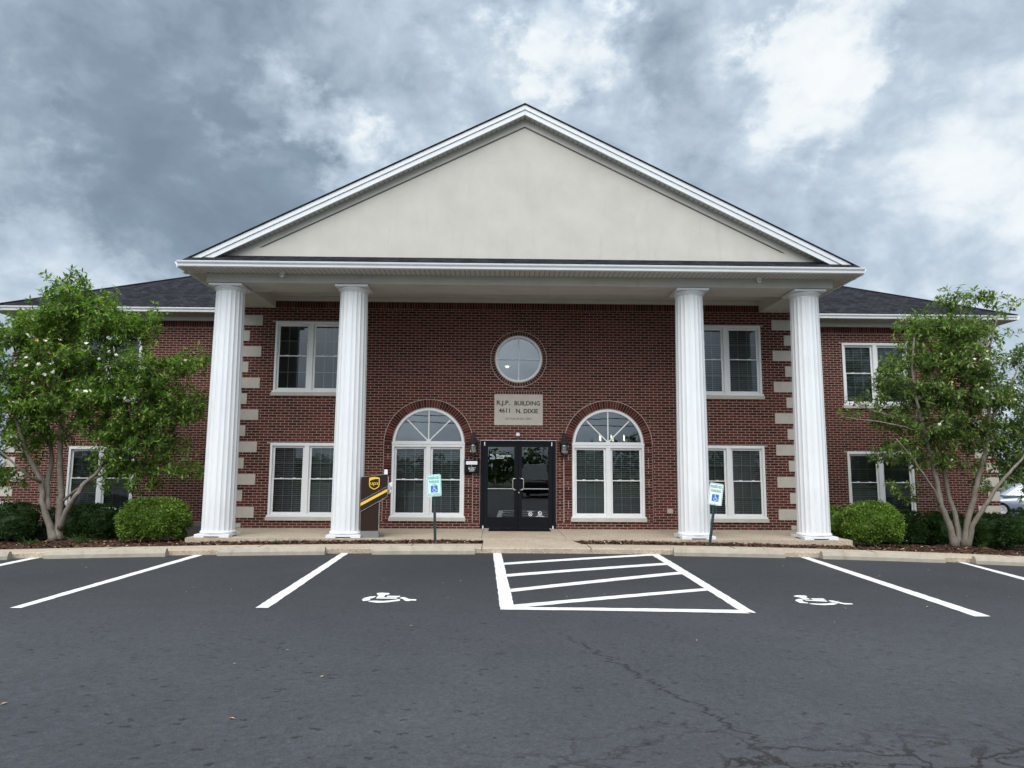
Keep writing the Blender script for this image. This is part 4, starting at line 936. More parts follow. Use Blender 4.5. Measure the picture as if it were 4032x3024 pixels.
# shield emblem
def shield(s, top=0.0):
    out = [(-0.5 * s, 0.50 * s)] ; out += [(-0.5 * s, -0.22 * s), (-0.42 * s, -0.38 * s), (-0.2 * s, -0.54 * s), (0, -0.62 * s), (0.2 * s, -0.54 * s), (0.42 * s, -0.38 * s), (0.5 * s, -0.22 * s), (0.5 * s, 0.50 * s), (0.25 * s, 0.57 * s), (0, 0.59 * s), (-0.25 * s, 0.57 * s)]
    return out
cx, cz, s_ = 0.270, 1.168, 0.225
q = lambda L: [(cx + p[0], cz + p[1]) for p in L]
inner = [(-0.43, 0.22), (-0.43, -0.19), (-0.36, -0.33), (-0.17, -0.47), (0, -0.54), (0.17, -0.47), (0.36, -0.33), (0.43, -0.19), (0.43, 0.40), (0.10, 0.39), (-0.18, 0.33)]
m = MB(); m.poly([q(shield(s_)), [(cx + p[0] * s_, cz + p[1] * s_) for p in inner]], lambda p: (p[0], -0.0018, p[1])); m.build('emblem', M['yellow'], dbx, fix=False)
text_part('lettering', 'ups', 0.115, M['yellow'], dbx, face_mtx(cx, -0.0018, cz - 0.002), 0.172)

# ---- reserved parking signs
def isa(cx, cz, s, y, m, parent):
    t = lambda p: (cx + p[0] * s, y, cz + p[1] * s); B = MB()
    B.poly([arc(-0.06, 0.40, 0.075, 0, 2 * PI, 14)[:-1]], t)
    def stroke(pts, w=0.075):
        for a, c in zip(pts[:-1], pts[1:]):
            a, c = np.array(a, float), np.array(c, float); d = c - a; n = np.array([-d[1], d[0]]) / np.linalg.norm(d) * w / 2; e = d / np.linalg.norm(d) * w * 0.2
            B.poly([[tuple(a - n - e), tuple(c - n + e), tuple(c + n + e), tuple(a + n - e)]], t)
    stroke([(-0.05, 0.30), (-0.02, -0.02), (0.22, -0.02), (0.34, -0.32), (0.46, -0.27)]); stroke([(-0.04, 0.14), (0.18, 0.14)])
    ring = arc(0.0, -0.17, 0.29, R(115), R(335), 22); ring2 = arc(0.0, -0.17, 0.22, R(335), R(115), 22)
    B.poly([ring + ring2], t); return B.build('wheelchair_symbol', m, parent, fix=False)
def rrect(w, h, r, n=5):
    out = []
    for (sx, sz, a0) in ((1, 1, 0), (-1, 1, PI / 2), (-1, -1, PI), (1, -1, 1.5 * PI)):
        out += [(sx * (w / 2 - r) + r * math.cos(a0 + PI / 2 * i / n), sz * (h / 2 - r) + r * math.sin(a0 + PI / 2 * i / n)) for i in range(n + 1)]
    return out
def parking_sign(loc, lean, sign_z, sign_roll, van, label, backm):
    S = tag(empty('parking_sign', loc), label, 'sign', 'reserved parking signs'); S.rotation_euler = (R(-2), lean, 0)
    p = MB(); h = sign_z + 0.20
    p.prism([(-0.028, -0.012), (-0.022, -0.022), (-0.012, -0.026), (-0.010, -0.006), (0.010, -0.006), (0.012, -0.026), (0.022, -0.022), (0.028, -0.012), (0.028, -0.004), (0.014, 0.004), (-0.014, 0.004), (-0.028, -0.004)], -0.35, h, 'z'); p.build('post', M['post'], S)
    d = MB()
    for k in range(12): z = 0.05 + k * (sign_z - 0.3) / 12; d.lathe([(0.004, 0), (0.004, 0.002)], (0, 0, 0), 8) if False else d.box(-0.004, 0.004, -0.0075, -0.0062, z, z + 0.009)
    d.build('post_holes', M['chrome'], S)
    b = MB(); t0 = lambda q: (q[0], -0.030, q[1]); t1 = lambda q: (q[0], -0.0275, q[1]); L = rrect(0.292, 0.452, 0.032)
    b.poly([L], t0); b.poly([L], t1); b.band(L, t0, t1)
    pan = b.build('sign_panel', backm, S); pan.location = (0, 0, sign_z); pan.rotation_euler = (0, sign_roll, 0)
    b = MB(); b.poly([rrect(0.272, 0.432, 0.026), rrect(0.256, 0.416, 0.020)], lambda q: (q[0], -0.0308, q[1])); b.build('border', M['sign_green'], pan, fix=False)
    text_part('lettering', 'RESERVED', 0.072, M['sign_green'], pan, face_mtx(0, -0.0308, 0.150), 0.230, bold=0.0018)
    text_part('lettering', 'PARKING', 0.072, M['sign_green'], pan, face_mtx(0, -0.0308, 0.063 if not van else 0.072), 0.205, bold=0.0018)
    zc = -0.078 if not van else -0.075
    b = MB(); b.poly([rrect(0.142, 0.142, 0.006)], lambda q: (q[0], -0.0308, q[1] + zc)); b.build('blue_square', M['sign_blue'], pan, fix=False)
    isa(0.0, zc, 0.125, -0.0314, M['sign_white'], pan)
    if van:
        text_part('lettering', 'VAN', 0.042, M['blackp'], pan, face_mtx(0.0, -0.0308, 0.022), 0.075); text_part('lettering', 'ACCESSIBLE', 0.050, M['greyp'], pan, face_mtx(0, -0.0308, -0.182), 0.240)
    for z in (0.197, -0.2):
        b = MB(); b.lathe([(0.007, 0), (0.006, 0.004)], n=10); o = b.build('bolt', M['greyp'], pan); o.rotation_euler = (PI / 2, 0, 0); o.location = (0, -0.030, z)
parking_sign((-1.792, -3.16, -0.03), R(-2.2), 1.175, R(-1.4), True, 'van accessible reserved parking sign in front of the left arched window', M['sign_mint'])
parking_sign((3.845, -3.33, -0.05), R(8.6), 1.06, R(0), False, 'leaning reserved parking sign without van text, in front of the third column', M['sign_white'])

# ---- wheel stops
stop_lab = ['concrete wheel stop at the far left edge of the lot, under the tree', 'concrete wheel stop in front of the leftmost round bush', 'concrete wheel stop in front of the first column', 'concrete wheel stop in front of the van accessible sign',
            'concrete wheel stop in front of the leaning parking sign', 'chipped concrete wheel stop in front of the rightmost column', 'concrete wheel stop at the far right edge of the lot']
ends = [(-330, 66, 2197), (229, 660, 2189), (882, 1287, 2180), (1477, 1872, 2174.5), (2643.5, 3047, 2183), (3243.5, 3654, 2202), (3848, 4262, 2222)]
for i, (a, c, py) in enumerate(ends):
    pa, pc = on_lot(a, py), on_lot(c, py); L = pc[0] - pa[0]; r4 = random.Random(i + 11)
    root = empty('wheel_stop', ((pa[0] + pc[0]) / 2, Y_ED - 0.12, 0)); tag(root, stop_lab[i], 'wheel stop', 'concrete wheel stops along the walkway')
    prof = [(-0.085, -0.01), (-0.085, 0.065), (-0.045, 0.135), (-0.025, 0.148), (0.025, 0.148), (0.045, 0.135), (0.085, 0.065), (0.085, -0.01)]
    b = MB(); n = 16; k = len(prof)
    for s in range(n + 1):
        x = -L / 2 + L * s / n; z = g_lot(root.location.x + x); sc = 0.86 if s in (0, n) else 1.0
        for (y, zz) in prof: b.v.append((x, y * sc + r4.uniform(-0.002, 0.002), z + zz * (0.97 if s in (0, n) else 1) + r4.uniform(-0.003, 0.003)))
    for s in range(n):
        for j in range(k): b.f.append((s * k + j, s * k + (j + 1) % k, (s + 1) * k + (j + 1) % k, (s + 1) * k + j))
    b.f.append(tuple(range(k))); b.f.append(tuple(n * k + j for j in range(k)))
    b.build('concrete_bar', M['concrete'], root)
    b = MB()
    for t in (-0.32, 0.32): x = t * L; b.lathe([(0.011, 0.0), (0.010, 0.006)], (x, 0, g_lot(root.location.x + x) + 0.148), 10)
    b.build('anchor_pin', M['bronze'], root)

# ================================================================== TREES
def leaf_cloud(tips, rs, per, Lr, wr, spread, droop=0.0):
    """whorls of narrow leaves at twig tips -> arrays of verts and quad faces"""
    V_, F_ = [], []
    for (p, d) in tips:
        n = rs.randint(*per)
        d = d / (np.linalg.norm(d) + 1e-9)
        a = np.cross(d, [0.3, 0.2, 0.93]); a /= (np.linalg.norm(a) + 1e-9); b_ = np.cross(d, a)
        ph = rs.uniform(0, 2 * PI)
        for k in range(n):
            th = ph + 2 * PI * k / n * 1.9 + rs.uniform(-0.4, 0.4); el = rs.uniform(-0.15, 1.0)
            dirv = (a * math.cos(th) + b_ * math.sin(th)) * math.cos(el) + d * math.sin(el)
            dirv = dirv + np.array([0, 0, -droop * rs.random()]); dirv /= np.linalg.norm(dirv)
            L = rs.uniform(*Lr); w = L * rs.uniform(*wr)
            base = p - d * rs.uniform(0, spread) + dirv * 0.01
            side = np.cross(dirv, [rs.uniform(-0.5, 0.5), rs.uniform(-0.5, 0.5), 1.0]); side /= (np.linalg.norm(side) + 1e-9)
            nrm = np.cross(side, dirv); k0 = len(V_)
            mid = base + dirv * L * 0.5 - nrm * 0.008
            V_ += [base, mid + side * w + nrm * w * 0.35, base + dirv * L - nrm * L * 0.12, mid - side * w + nrm * w * 0.35]
            F_.append((k0, k0 + 1, k0 + 2, k0 + 3))
    return V_, F_
def quick_mesh(name, V_, F_, m, parent):
    me = bpy.data.meshes.new(name); me.from_pydata([tuple(map(float, v)) for v in V_], [], F_); me.materials.append(m); me.update()
    o = bpy.data.objects.new(name, me); col.objects.link(o); o.parent = parent; return o
def magnolia(label, base, stems, blobs, depth_c, leafm, seed, flowers, n_scale=1.0):
    rs = random.Random(seed); root = tag(empty('magnolia_tree', base), label, 'tree'); o3 = np.array(base)
    tr = MB(); nodes = []
    for (pts, r0, r1) in stems:
        P3 = []
        for (px, py, y) in pts: P3.append(on_y(px, py, y))
        P3[0][2] = min(P3[0][2], base[2] + 0.02) if pts[0][1] > 2085 else P3[0][2]
        # resample with slight wander
        Q = []; rad = []
        for i in range(len(P3) - 1):
            for j in range(4):
                t = j / 4; q = P3[i] * (1 - t) + P3[i + 1] * t
                Q.append(q + np.array([rs.uniform(-0.012, 0.012), rs.uniform(-0.012, 0.012), 0]) * (1 if (i or j) else 0))
        Q.append(P3[-1]); n = len(Q)
        rad = [r0 + (r1 - r0) * (i / (n - 1)) ** 0.8 for i in range(n)]
        if pts[0][1] > 2085: rad[0] *= 1.5; rad[1] *= 1.15
        tr.tube([q - o3 for q in Q], rad, 9)
        for q, r_ in zip(Q, rad):
            if q[2] > base[2] + 0.75: nodes.append((q, r_))
    tr.build('trunk', M['bark'], root, smooth=True)
    # branch ends fill the crown, each joined to the nearest wood
    ends_ = []
    for (px, py, rx, ry, dens, ydep) in blobs:
        c = on_y(px, py, depth_c); sx = rx / F_PX * (depth_c - CAM[1]); sz = ry / F_PX * (depth_c - CAM[1])
        n = max(3, int(dens * n_scale * sx * sz * 26))
        for _ in range(n):
            while True:
                u = np.array([rs.uniform(-1, 1) for _ in range(3)])
                if np.linalg.norm(u) <= 1: break
            u *= 0.45 + 0.55 * rs.random()
            ends_.append(c + u * np.array([sx, ydep, sz]))
    ctr = on_y(blobs[0][0], blobs[0][1], depth_c)
    NP = np.array([q for q, _ in nodes]); NR = [r_ for _, r_ in nodes]
    ends_.sort(key=lambda e: np.min(np.linalg.norm(NP - e, axis=1)))
    tw = MB(); tips = []
    NP = list(NP)
    for e in ends_:
        A = np.array(NP); dv = e - A; pen = np.linalg.norm(dv, axis=1) + np.maximum(0, A[:, 2] - e[2] + 0.1) * 0.8
        i = int(np.argmin(pen)); s_ = A[i]; L = np.linalg.norm(e - s_)
        if L < 0.02: continue
        mid = (s_ + e) / 2 + np.array([rs.uniform(-0.08, 0.08), rs.uniform(-0.08, 0.08), rs.uniform(-0.02, 0.12)]) * min(1, L)
        r0 = min(NR[i] * 0.6, 0.006 + 0.011 * min(L, 1.6))
        tw.tube([s_ - o3, mid - o3, e - o3], [r0, r0 * 0.75, 0.0035], 4, cap=False)
        NP += [mid, e]; NR += [r0 * 0.75, 0.004]
        d = (e - mid) / (np.linalg.norm(e - mid) + 1e-9) + np.array([0, 0, 0.35])
        tips.append((e, d))
        for _ in range(rs.randint(2, 4)):
            off = np.array([rs.gauss(0, 0.13), rs.gauss(0, 0.13), rs.gauss(0.02, 0.10)]); p = e + off
            tw.tube([e - (e - mid) * 0.25 - o3, p - o3], [0.003, 0.002], 3, cap=False); tips.append((p, off / (np.linalg.norm(off) + 1e-9) + np.array([0, 0, 0.4])))
        if L > 0.5 and rs.random() < 0.5: tips.append((mid + np.array([rs.gauss(0, 0.06), rs.gauss(0, 0.06), 0.05]), d))
    tw.build('branches', M['twig'], root, fix=False)
    V_, F_ = leaf_cloud([(p - o3, d) for p, d in tips], rs, (6, 9), (0.08, 0.15), (0.15, 0.23), 0.08, 0.25)
    quick_mesh('crown', V_, F_, leafm, root)
    # blossoms on the camera-side and outer tips
    def blossom(m):
        B = MB()
        for k in range(7):
            a = 2 * PI * k / 7; el = 0.5 + 0.25 * (k % 2); d = np.array([math.cos(a) * math.cos(el), math.sin(a) * math.cos(el), math.sin(el)]); s = np.array([-math.sin(a), math.cos(a), 0]) * 0.016
            B.add([(0, 0, 0), tuple(d * 0.03 + s), tuple(d * 0.056), tuple(d * 0.03 - s)], [(0, 1, 2, 3)])
        o = B.build('blossom', m, root, fix=False); return o
    cand = [t for t in tips if t[0][2] < base[2] + 4.6]; rs.shuffle(cand); cand.sort(key=lambda t: t[0][1] + rs.uniform(0, 1.3) - 0.12 * abs(t[0][2] - 2.5))
    first = {}
    for k in range(flowers):
        p, d = cand[k]; key = 'petal' if rs.random() < 0.72 else 'petal_old'
        if key not in first: o = blossom(M[key]); first[key] = o
        else: o = first[key].copy(); col.objects.link(o); o.parent = root
        o.location = p - o3 + np.array([0, -0.12, 0.05]); o.rotation_euler = (rs.uniform(0.2, 1.2), rs.uniform(-0.5, 0.5), rs.uniform(0, 6)); s = rs.uniform(0.8, 1.2) * (1 if key == 'petal' else 0.85); o.scale = (s, s, s)
    return root
bl = (-10.42, -1.25, z_bed(-10.42, -1.25) - 0.03)
stemsL = [
    ([(212, 2120, -1.28), (190, 2050, -1.3), (165, 1970, -1.35), (165, 1900, -1.3), (130, 1830, -1.4), (90, 1740, -1.5), (60, 1640, -1.5), (70, 1520, -1.4)], 0.085, 0.025),
    ([(188, 2010, -1.3), (185, 1900, -1.1), (205, 1820, -0.9), (195, 1700, -0.8), (150, 1560, -0.8), (140, 1430, -0.9), (110, 1300, -0.9)], 0.07, 0.02),
    ([(228, 2120, -1.2), (232, 2030, -1.1), (240, 1950, -1.05), (236, 1850, -1.05), (237, 1760, -1.1), (240, 1680, -1.15), (255, 1560, -1.2), (250, 1430, -1.2), (270, 1300, -1.2), (285, 1130, -1.2)], 0.095, 0.02),
    ([(238, 2080, -1.2), (262, 2010, -1.4), (300, 1950, -1.6), (335, 1900, -1.5), (375, 1870, -1.4), (430, 1800, -1.1), (490, 1720, -0.9), (540, 1640, -0.8)], 0.075, 0.02),
    ([(245, 1975, -1.05), (290, 1935, -1.2), (360, 1890, -1.3), (450, 1850, -1.2), (540, 1790, -1.1), (640, 1740, -1.1), (740, 1660, -1.1)], 0.032, 0.014),
    ([(240, 1720, -1.1), (290, 1660, -0.9), (350, 1560, -0.7), (390, 1440, -0.7), (420, 1290, -0.8)], 0.055, 0.018),
    ([(240, 1740, -1.1), (300, 1690, -0.9), (380, 1610, -0.6), (450, 1520, -0.5), (500, 1440, -0.5)], 0.045, 0.016),
    ([(165, 1900, -1.3), (120, 1880, -1.7), (60, 1830, -2.0), (-40, 1740, -2.1)], 0.04, 0.015)]
blobsL = [(330, 1215, 190, 105, 1.5, 1.2), (285, 1120, 85, 65, 1.0, 0.5), (200, 1290, 200, 110, 1.5, 1.2), (430, 1300, 170, 110, 1.4, 1.1), (80, 1330, 130, 100, 1.3, 1.0), (530, 1290, 110, 70, 1.0, 0.8), (600, 1240, 60, 35, 0.8, 0.5),
          (60, 1480, 190, 140, 1.3, 1.3), (300, 1420, 240, 130, 1.5, 1.4), (380, 1560, 250, 120, 1.6, 1.4), (130, 1600, 210, 120, 1.5, 1.4), (560, 1450, 150, 100, 1.2, 1.1), (600, 1540, 170, 100, 1.4, 1.1), (730, 1430, 110, 75, 1.2, 0.8), (800, 1430, 45, 70, 0.7, 0.4),
          (620, 1640, 190, 85, 1.5, 1.0), (760, 1590, 85, 80, 1.2, 0.6), (420, 1690, 180, 80, 1.3, 1.2), (520, 1740, 170, 80, 1.4, 1.1), (90, 1720, 170, 95, 1.3, 1.3), (650, 1770, 120, 70, 1.1, 0.8), (450, 1830, 120, 65, 1.2, 0.9), (560, 1850, 90, 60, 1.0, 0.8), (720, 1850, 100, 50, 0.9, 0.6), (560, 1920, 80, 45, 0.8, 0.6), (410, 1920, 50, 35, 0.7, 0.4),
          (30, 1870, 90, 65, 1.1, 0.8), (-120, 1600, 130, 230, 1.0, 1.2)]
magnolia('flowering magnolia tree with dense bright green crown at the left wing', bl, stemsL, blobsL, -1.25, M['leafL'], 21, 64, 3.9)
br = (10.45, -1.1, z_bed(10.45, -1.1) - 0.03)
stemsR = [
    ([(3758, 2130, -1.1), (3735, 2060, -1.15), (3705, 1990, -1.2), (3690, 1900, -1.2), (3670, 1820, -1.2), (3640, 1700, -1.3), (3610, 1580, -1.4), (3590, 1450, -1.4), (3600, 1330, -1.3)], 0.085, 0.02),
    ([(3778, 2128, -1.0), (3765, 2040, -0.95), (3735, 1950, -0.9), (3715, 1850, -0.9), (3710, 1730, -0.9), (3730, 1600, -0.9), (3740, 1450, -0.9), (3760, 1300, -0.9), (3800, 1180, -0.9)], 0.07, 0.018),
    ([(3798, 2130, -1.1), (3810, 2050, -1.2), (3835, 1960, -1.3), (3855, 1870, -1.35), (3880, 1780, -1.4), (3895, 1660, -1.4), (3890, 1500, -1.4), (3900, 1360, -1.3), (3930, 1240, -1.2)], 0.085, 0.018),
    ([(3806, 2128, -1.15), (3830, 2070, -1.3), (3880, 1990, -1.5), (3925, 1920, -1.6), (3975, 1860, -1.7), (4030, 1800, -1.7), (4080, 1700, -1.7)], 0.07, 0.018),
    ([(3700, 1990, -1.2), (3680, 1930, -1.4), (3630, 1860, -1.6), (3590, 1800, -1.7), (3530, 1730, -1.8)], 0.035, 0.014),
    ([(3640, 1710, -1.3), (3560, 1680, -1.5), (3460, 1660, -1.6), (3370, 1650, -1.6), (3310, 1640, -1.6)], 0.022, 0.006),
    ([(3620, 1640, -1.3), (3520, 1640, -1.3), (3420, 1610, -1.4), (3330, 1560, -1.5)], 0.02, 0.006),
    ([(3895, 1660, -1.4), (3960, 1560, -1.5), (4010, 1440, -1.5)], 0.04, 0.014),
    ([(3710, 1760, -0.9), (3780, 1690, -0.7), (3850, 1600, -0.6), (3880, 1450, -0.6)], 0.04, 0.014)]
blobsR = [(3640, 1290, 130, 75, 1.3, 0.9), (3760, 1195, 120, 50, 1.0, 0.6), (3890, 1175, 100, 45, 0.7, 0.5), (3960, 1205, 60, 35, 0.5, 0.3), (3800, 1310, 180, 95, 1.4, 1.1), (3600, 1400, 120, 75, 1.2, 1.0), (3770, 1430, 200, 110, 1.6, 1.3), (3530, 1490, 110, 80, 1.2, 0.9),
          (3660, 1550, 190, 110, 1.6, 1.2), (3850, 1560, 180, 110, 1.5, 1.3), (4020, 1400, 90, 80, 0.8, 0.8), (4030, 1540, 120, 110, 1.1, 1.0), (3450, 1570, 60, 40, 0.7, 0.4), (3520, 1640, 120, 65, 1.3, 0.8), (3700, 1690, 200, 85, 1.6, 1.2), (3900, 1710, 160, 100, 1.3, 1.1),
          (4040, 1690, 150, 130, 1.2, 1.1), (3540, 1780, 130, 60, 1.3, 0.8), (3680, 1810, 130, 50, 1.1, 0.8), (3800, 1830, 90, 40, 0.5, 0.6), (4030, 1850, 120, 85, 1.2, 0.8), (3960, 1790, 70, 50, 0.9, 0.6), (3860, 1910, 60, 35, 0.8, 0.4), (3545, 1925, 60, 40, 0.6, 0.3), (3350, 1625, 60, 35, 0.3, 0.3), (3390, 1580, 60, 25, 0.4, 0.3), (3610, 1960, 30, 20, 0.5, 0.2)]
magnolia('airy olive green magnolia tree with four grey trunks at the right wing', br, stemsR, blobsR, -1.15, M['leafR'], 33, 30, 4.0)

# ---- shrubs
def shrub(name, label, cat, x, y, w, d, h, m, seed, N, leaf=0.036, box=2.6, group=None):
    rs = random.Random(seed); zb = z_bed(x, min(y, 2.2)); root = tag(empty(name, (x, y, zb)), label, cat, group)
    V_, F_ = [], []
    ph = [rs.uniform(0, 6) for _ in range(6)]
    def rad(u):
        q = (abs(u[0]) ** box + abs(u[1]) ** box + abs(u[2]) ** box) ** (1 / box)
        lump = 1 + 0.045 * math.sin(4.1 * u[0] + ph[0] + 2 * u[2]) + 0.045 * math.sin(5.3 * u[1] + ph[1] + 3 * u[0]) + 0.04 * math.sin(7.7 * u[2] + ph[2] + 4 * u[1] + 3 * u[0])
        return lump / q
    def pt(u, f):
        r_ = rad(u) * f; return np.array([u[0] * w / 2 * r_, u[1] * d / 2 * r_, h * 0.52 + u[2] * h * 0.5 * r_])
    clumps = []
    for _ in range(int(N / 26)):
        c_ = np.array([rs.gauss(0, 1) for _ in range(3)]); clumps.append((c_ / np.linalg.norm(c_), rs.gauss(0, 0.035), rs.uniform(0.06, 0.13)))
    for _ in range(N):
        c_, off_, sp_ = rs.choice(clumps)
        u = c_ + np.array([rs.gauss(0, sp_) for _ in range(3)]); u /= np.linalg.norm(u)
        if u[2] < -0.75 or u[1] > 0.65: continue
        f = 1.0 + off_ - 2.2 * float(np.dot(u - c_, u - c_)) - abs(rs.gauss(0, 0.07)) + (rs.uniform(0.03, 0.10) if rs.random() < 0.05 else 0)
        p = pt(u, f)
        if p[2] < 0.02: continue
        # a sprig of three small leaves leaning outward and up
        for k in range(2):
            dv = u * rs.uniform(0.4, 1.2) + np.array([rs.gauss(0, 0.6), rs.gauss(0, 0.6), rs.gauss(0.35, 0.5)]); dv /= np.linalg.norm(dv)
            sd = np.cross(dv, [rs.gauss(0, 1), rs.gauss(0, 1), rs.gauss(0, 1)]); sd /= (np.linalg.norm(sd) + 1e-9)
            L = leaf * rs.uniform(0.8, 1.7); wv = L * rs.uniform(0.28, 0.42); k0 = len(V_)
            V_ += [p, p + dv * L * 0.5 + sd * wv, p + dv * L, p + dv * L * 0.5 - sd * wv]; F_.append((k0, k0 + 1, k0 + 2, k0 + 3))
    quick_mesh('foliage', V_, F_, m, root)
    B = MB(); n1, n2 = 14, 9          # twiggy inside that carries the leaves
    for i in range(n2 + 1):
        el = -0.9 + (PI / 2 + 0.9) * i / n2
        for j in range(n1):
            a = 2 * PI * j / n1; u = np.array([math.cos(a) * math.cos(el), math.sin(a) * math.cos(el), math.sin(el)]); B.v.append(tuple(pt(u, 0.80)))
    for i in range(n2):
        for j in range(n1): B.f.append((i * n1 + j, i * n1 + (j + 1) % n1, (i + 1) * n1 + (j + 1) % n1, (i + 1) * n1 + j))
    B.build('inner_growth', m, root)
    S = MB()
    for k in range(5): a = rs.uniform(0, 6); S.tube([(0.1 * math.cos(a), 0.1 * math.sin(a), -0.05), (0.25 * w * math.cos(a), 0.2 * d * math.sin(a), 0.28 * h)], [0.018, 0.010], 5)
    S.build('stem', M['twig'], root)
    return root
shrub('round_shrub', 'round bright green boxwood bush left of the first column', 'bush', -8.13, -1.90, 1.46, 1.35, 0.93, M['boxw'], 1, 13000, 0.030)
shrub('round_shrub', 'large round bright green boxwood bush right of the last column', 'bush', 7.95, -1.95, 1.22, 1.25, 0.95, M['boxw'], 2, 13000, 0.030)
shrub('round_shrub', 'smaller green bush squeezed behind the large round bush and the last column', 'bush', 7.45, -1.05, 0.95, 0.9, 0.86, M['boxw'], 3, 4500)
HG = 'clipped dark hedges along the wings'
for i, (x, y, w, d, h, lab) in enumerate((
        (-14.6, 0.2, 1.5, 1.2, 0.95, 'clipped dark hedge at the left edge of the photo'),
        (-12.75, 0.1, 1.75, 1.2, 0.98, 'tall dark hedge left of the left magnolia trunk'),
        (-11.45, 0.6, 1.05, 1.0, 0.86, 'dark hedge directly behind the left magnolia trunk'),
        (-10.55, 0.3, 1.15, 1.1, 0.84, 'dark hedge under the left wing window, right of the trunk'),
        (-9.55, 0.3, 0.95, 1.0, 0.76, 'low dark hedge between the window hedge and the left round bush'),
        (9.05, 0.1, 0.9, 1.0, 0.85, 'dark hedge just right of the large round bush'),
        (9.95, 0.4, 0.98, 1.0, 0.83, 'dark hedge under the right wing window'),
        (11.05, 0.4, 1.0, 1.0, 0.86, 'dark hedge left of the right magnolia trunks'),
        (12.1, 0.2, 1.1, 1.1, 0.88, 'dark hedge seen between the right magnolia trunks'),
        (12.55, -0.95, 1.6, 1.2, 1.0, 'broad dark hedge at the right edge below the silver car'),
        (14.3, -0.7, 1.5, 1.2, 1.05, 'dark hedge at the far right edge of the photo'))):
    shrub('clipped_hedge', lab, 'hedge', x, y, w, d, h, M['yew'], 40 + i, 5600, 0.030, 3.2, HG)
def weed(label, px, py, y, s, seed, n=26, fern=True):
    p = on_y(px, py, y); z = z_bed(p[0], y); rs = random.Random(seed); root = tag(empty('weed', (p[0], y, z)), label, 'weed')
    V_, F_ = [], []; S = MB()
    for k in range(n):
        a = rs.uniform(0, 2 * PI); r_ = s * rs.random() ** 0.6; t = np.array([r_ * math.cos(a), r_ * 0.6 * math.sin(a), s * rs.uniform(0.2, 0.75) * (1 - 0.5 * r_ / s)])
        S.tube([(0, 0, 0), t], [0.003, 0.0015], 3, cap=False)
        for q in range(9):
            f = 0.35 + 0.65 * q / 8; dv = np.array([rs.gauss(0, 1), rs.gauss(0, 1), rs.gauss(0.2, 0.5)]); dv /= np.linalg.norm(dv); sd = np.cross(dv, [0, 0.3, 1]); sd /= np.linalg.norm(sd)
            L = rs.uniform(0.02, 0.045); k0 = len(V_); b_ = t * f; V_ += [b_, b_ + dv * L * 0.5 + sd * L * 0.3, b_ + dv * L, b_ + dv * L * 0.5 - sd * L * 0.3]; F_.append((k0, k0 + 1, k0 + 2, k0 + 3))
    quick_mesh('foliage', V_, F_, M['weed'], root); S.build('stem', M['weed'], root, fix=False)
weed('leafy weed patch on the mulch left of the left tree trunk', 120, 2125, -2.0, 0.28, 1)
weed('leafy weed patch on the mulch between the left tree and the round bush', 320, 2120, -1.9, 0.42, 2, 46)
weed('bright green weed sprouting at the walkway edge between the first two columns', 1092, 2133, -3.36, 0.17, 3, 22)
weed('small sprig on the mulch right of the right round bush', 3575, 2125, -1.5, 0.16, 4, 7)
weed('leafy sucker at the foot of the right magnolia', 3860, 2120, -1.2, 0.3, 5, 14)

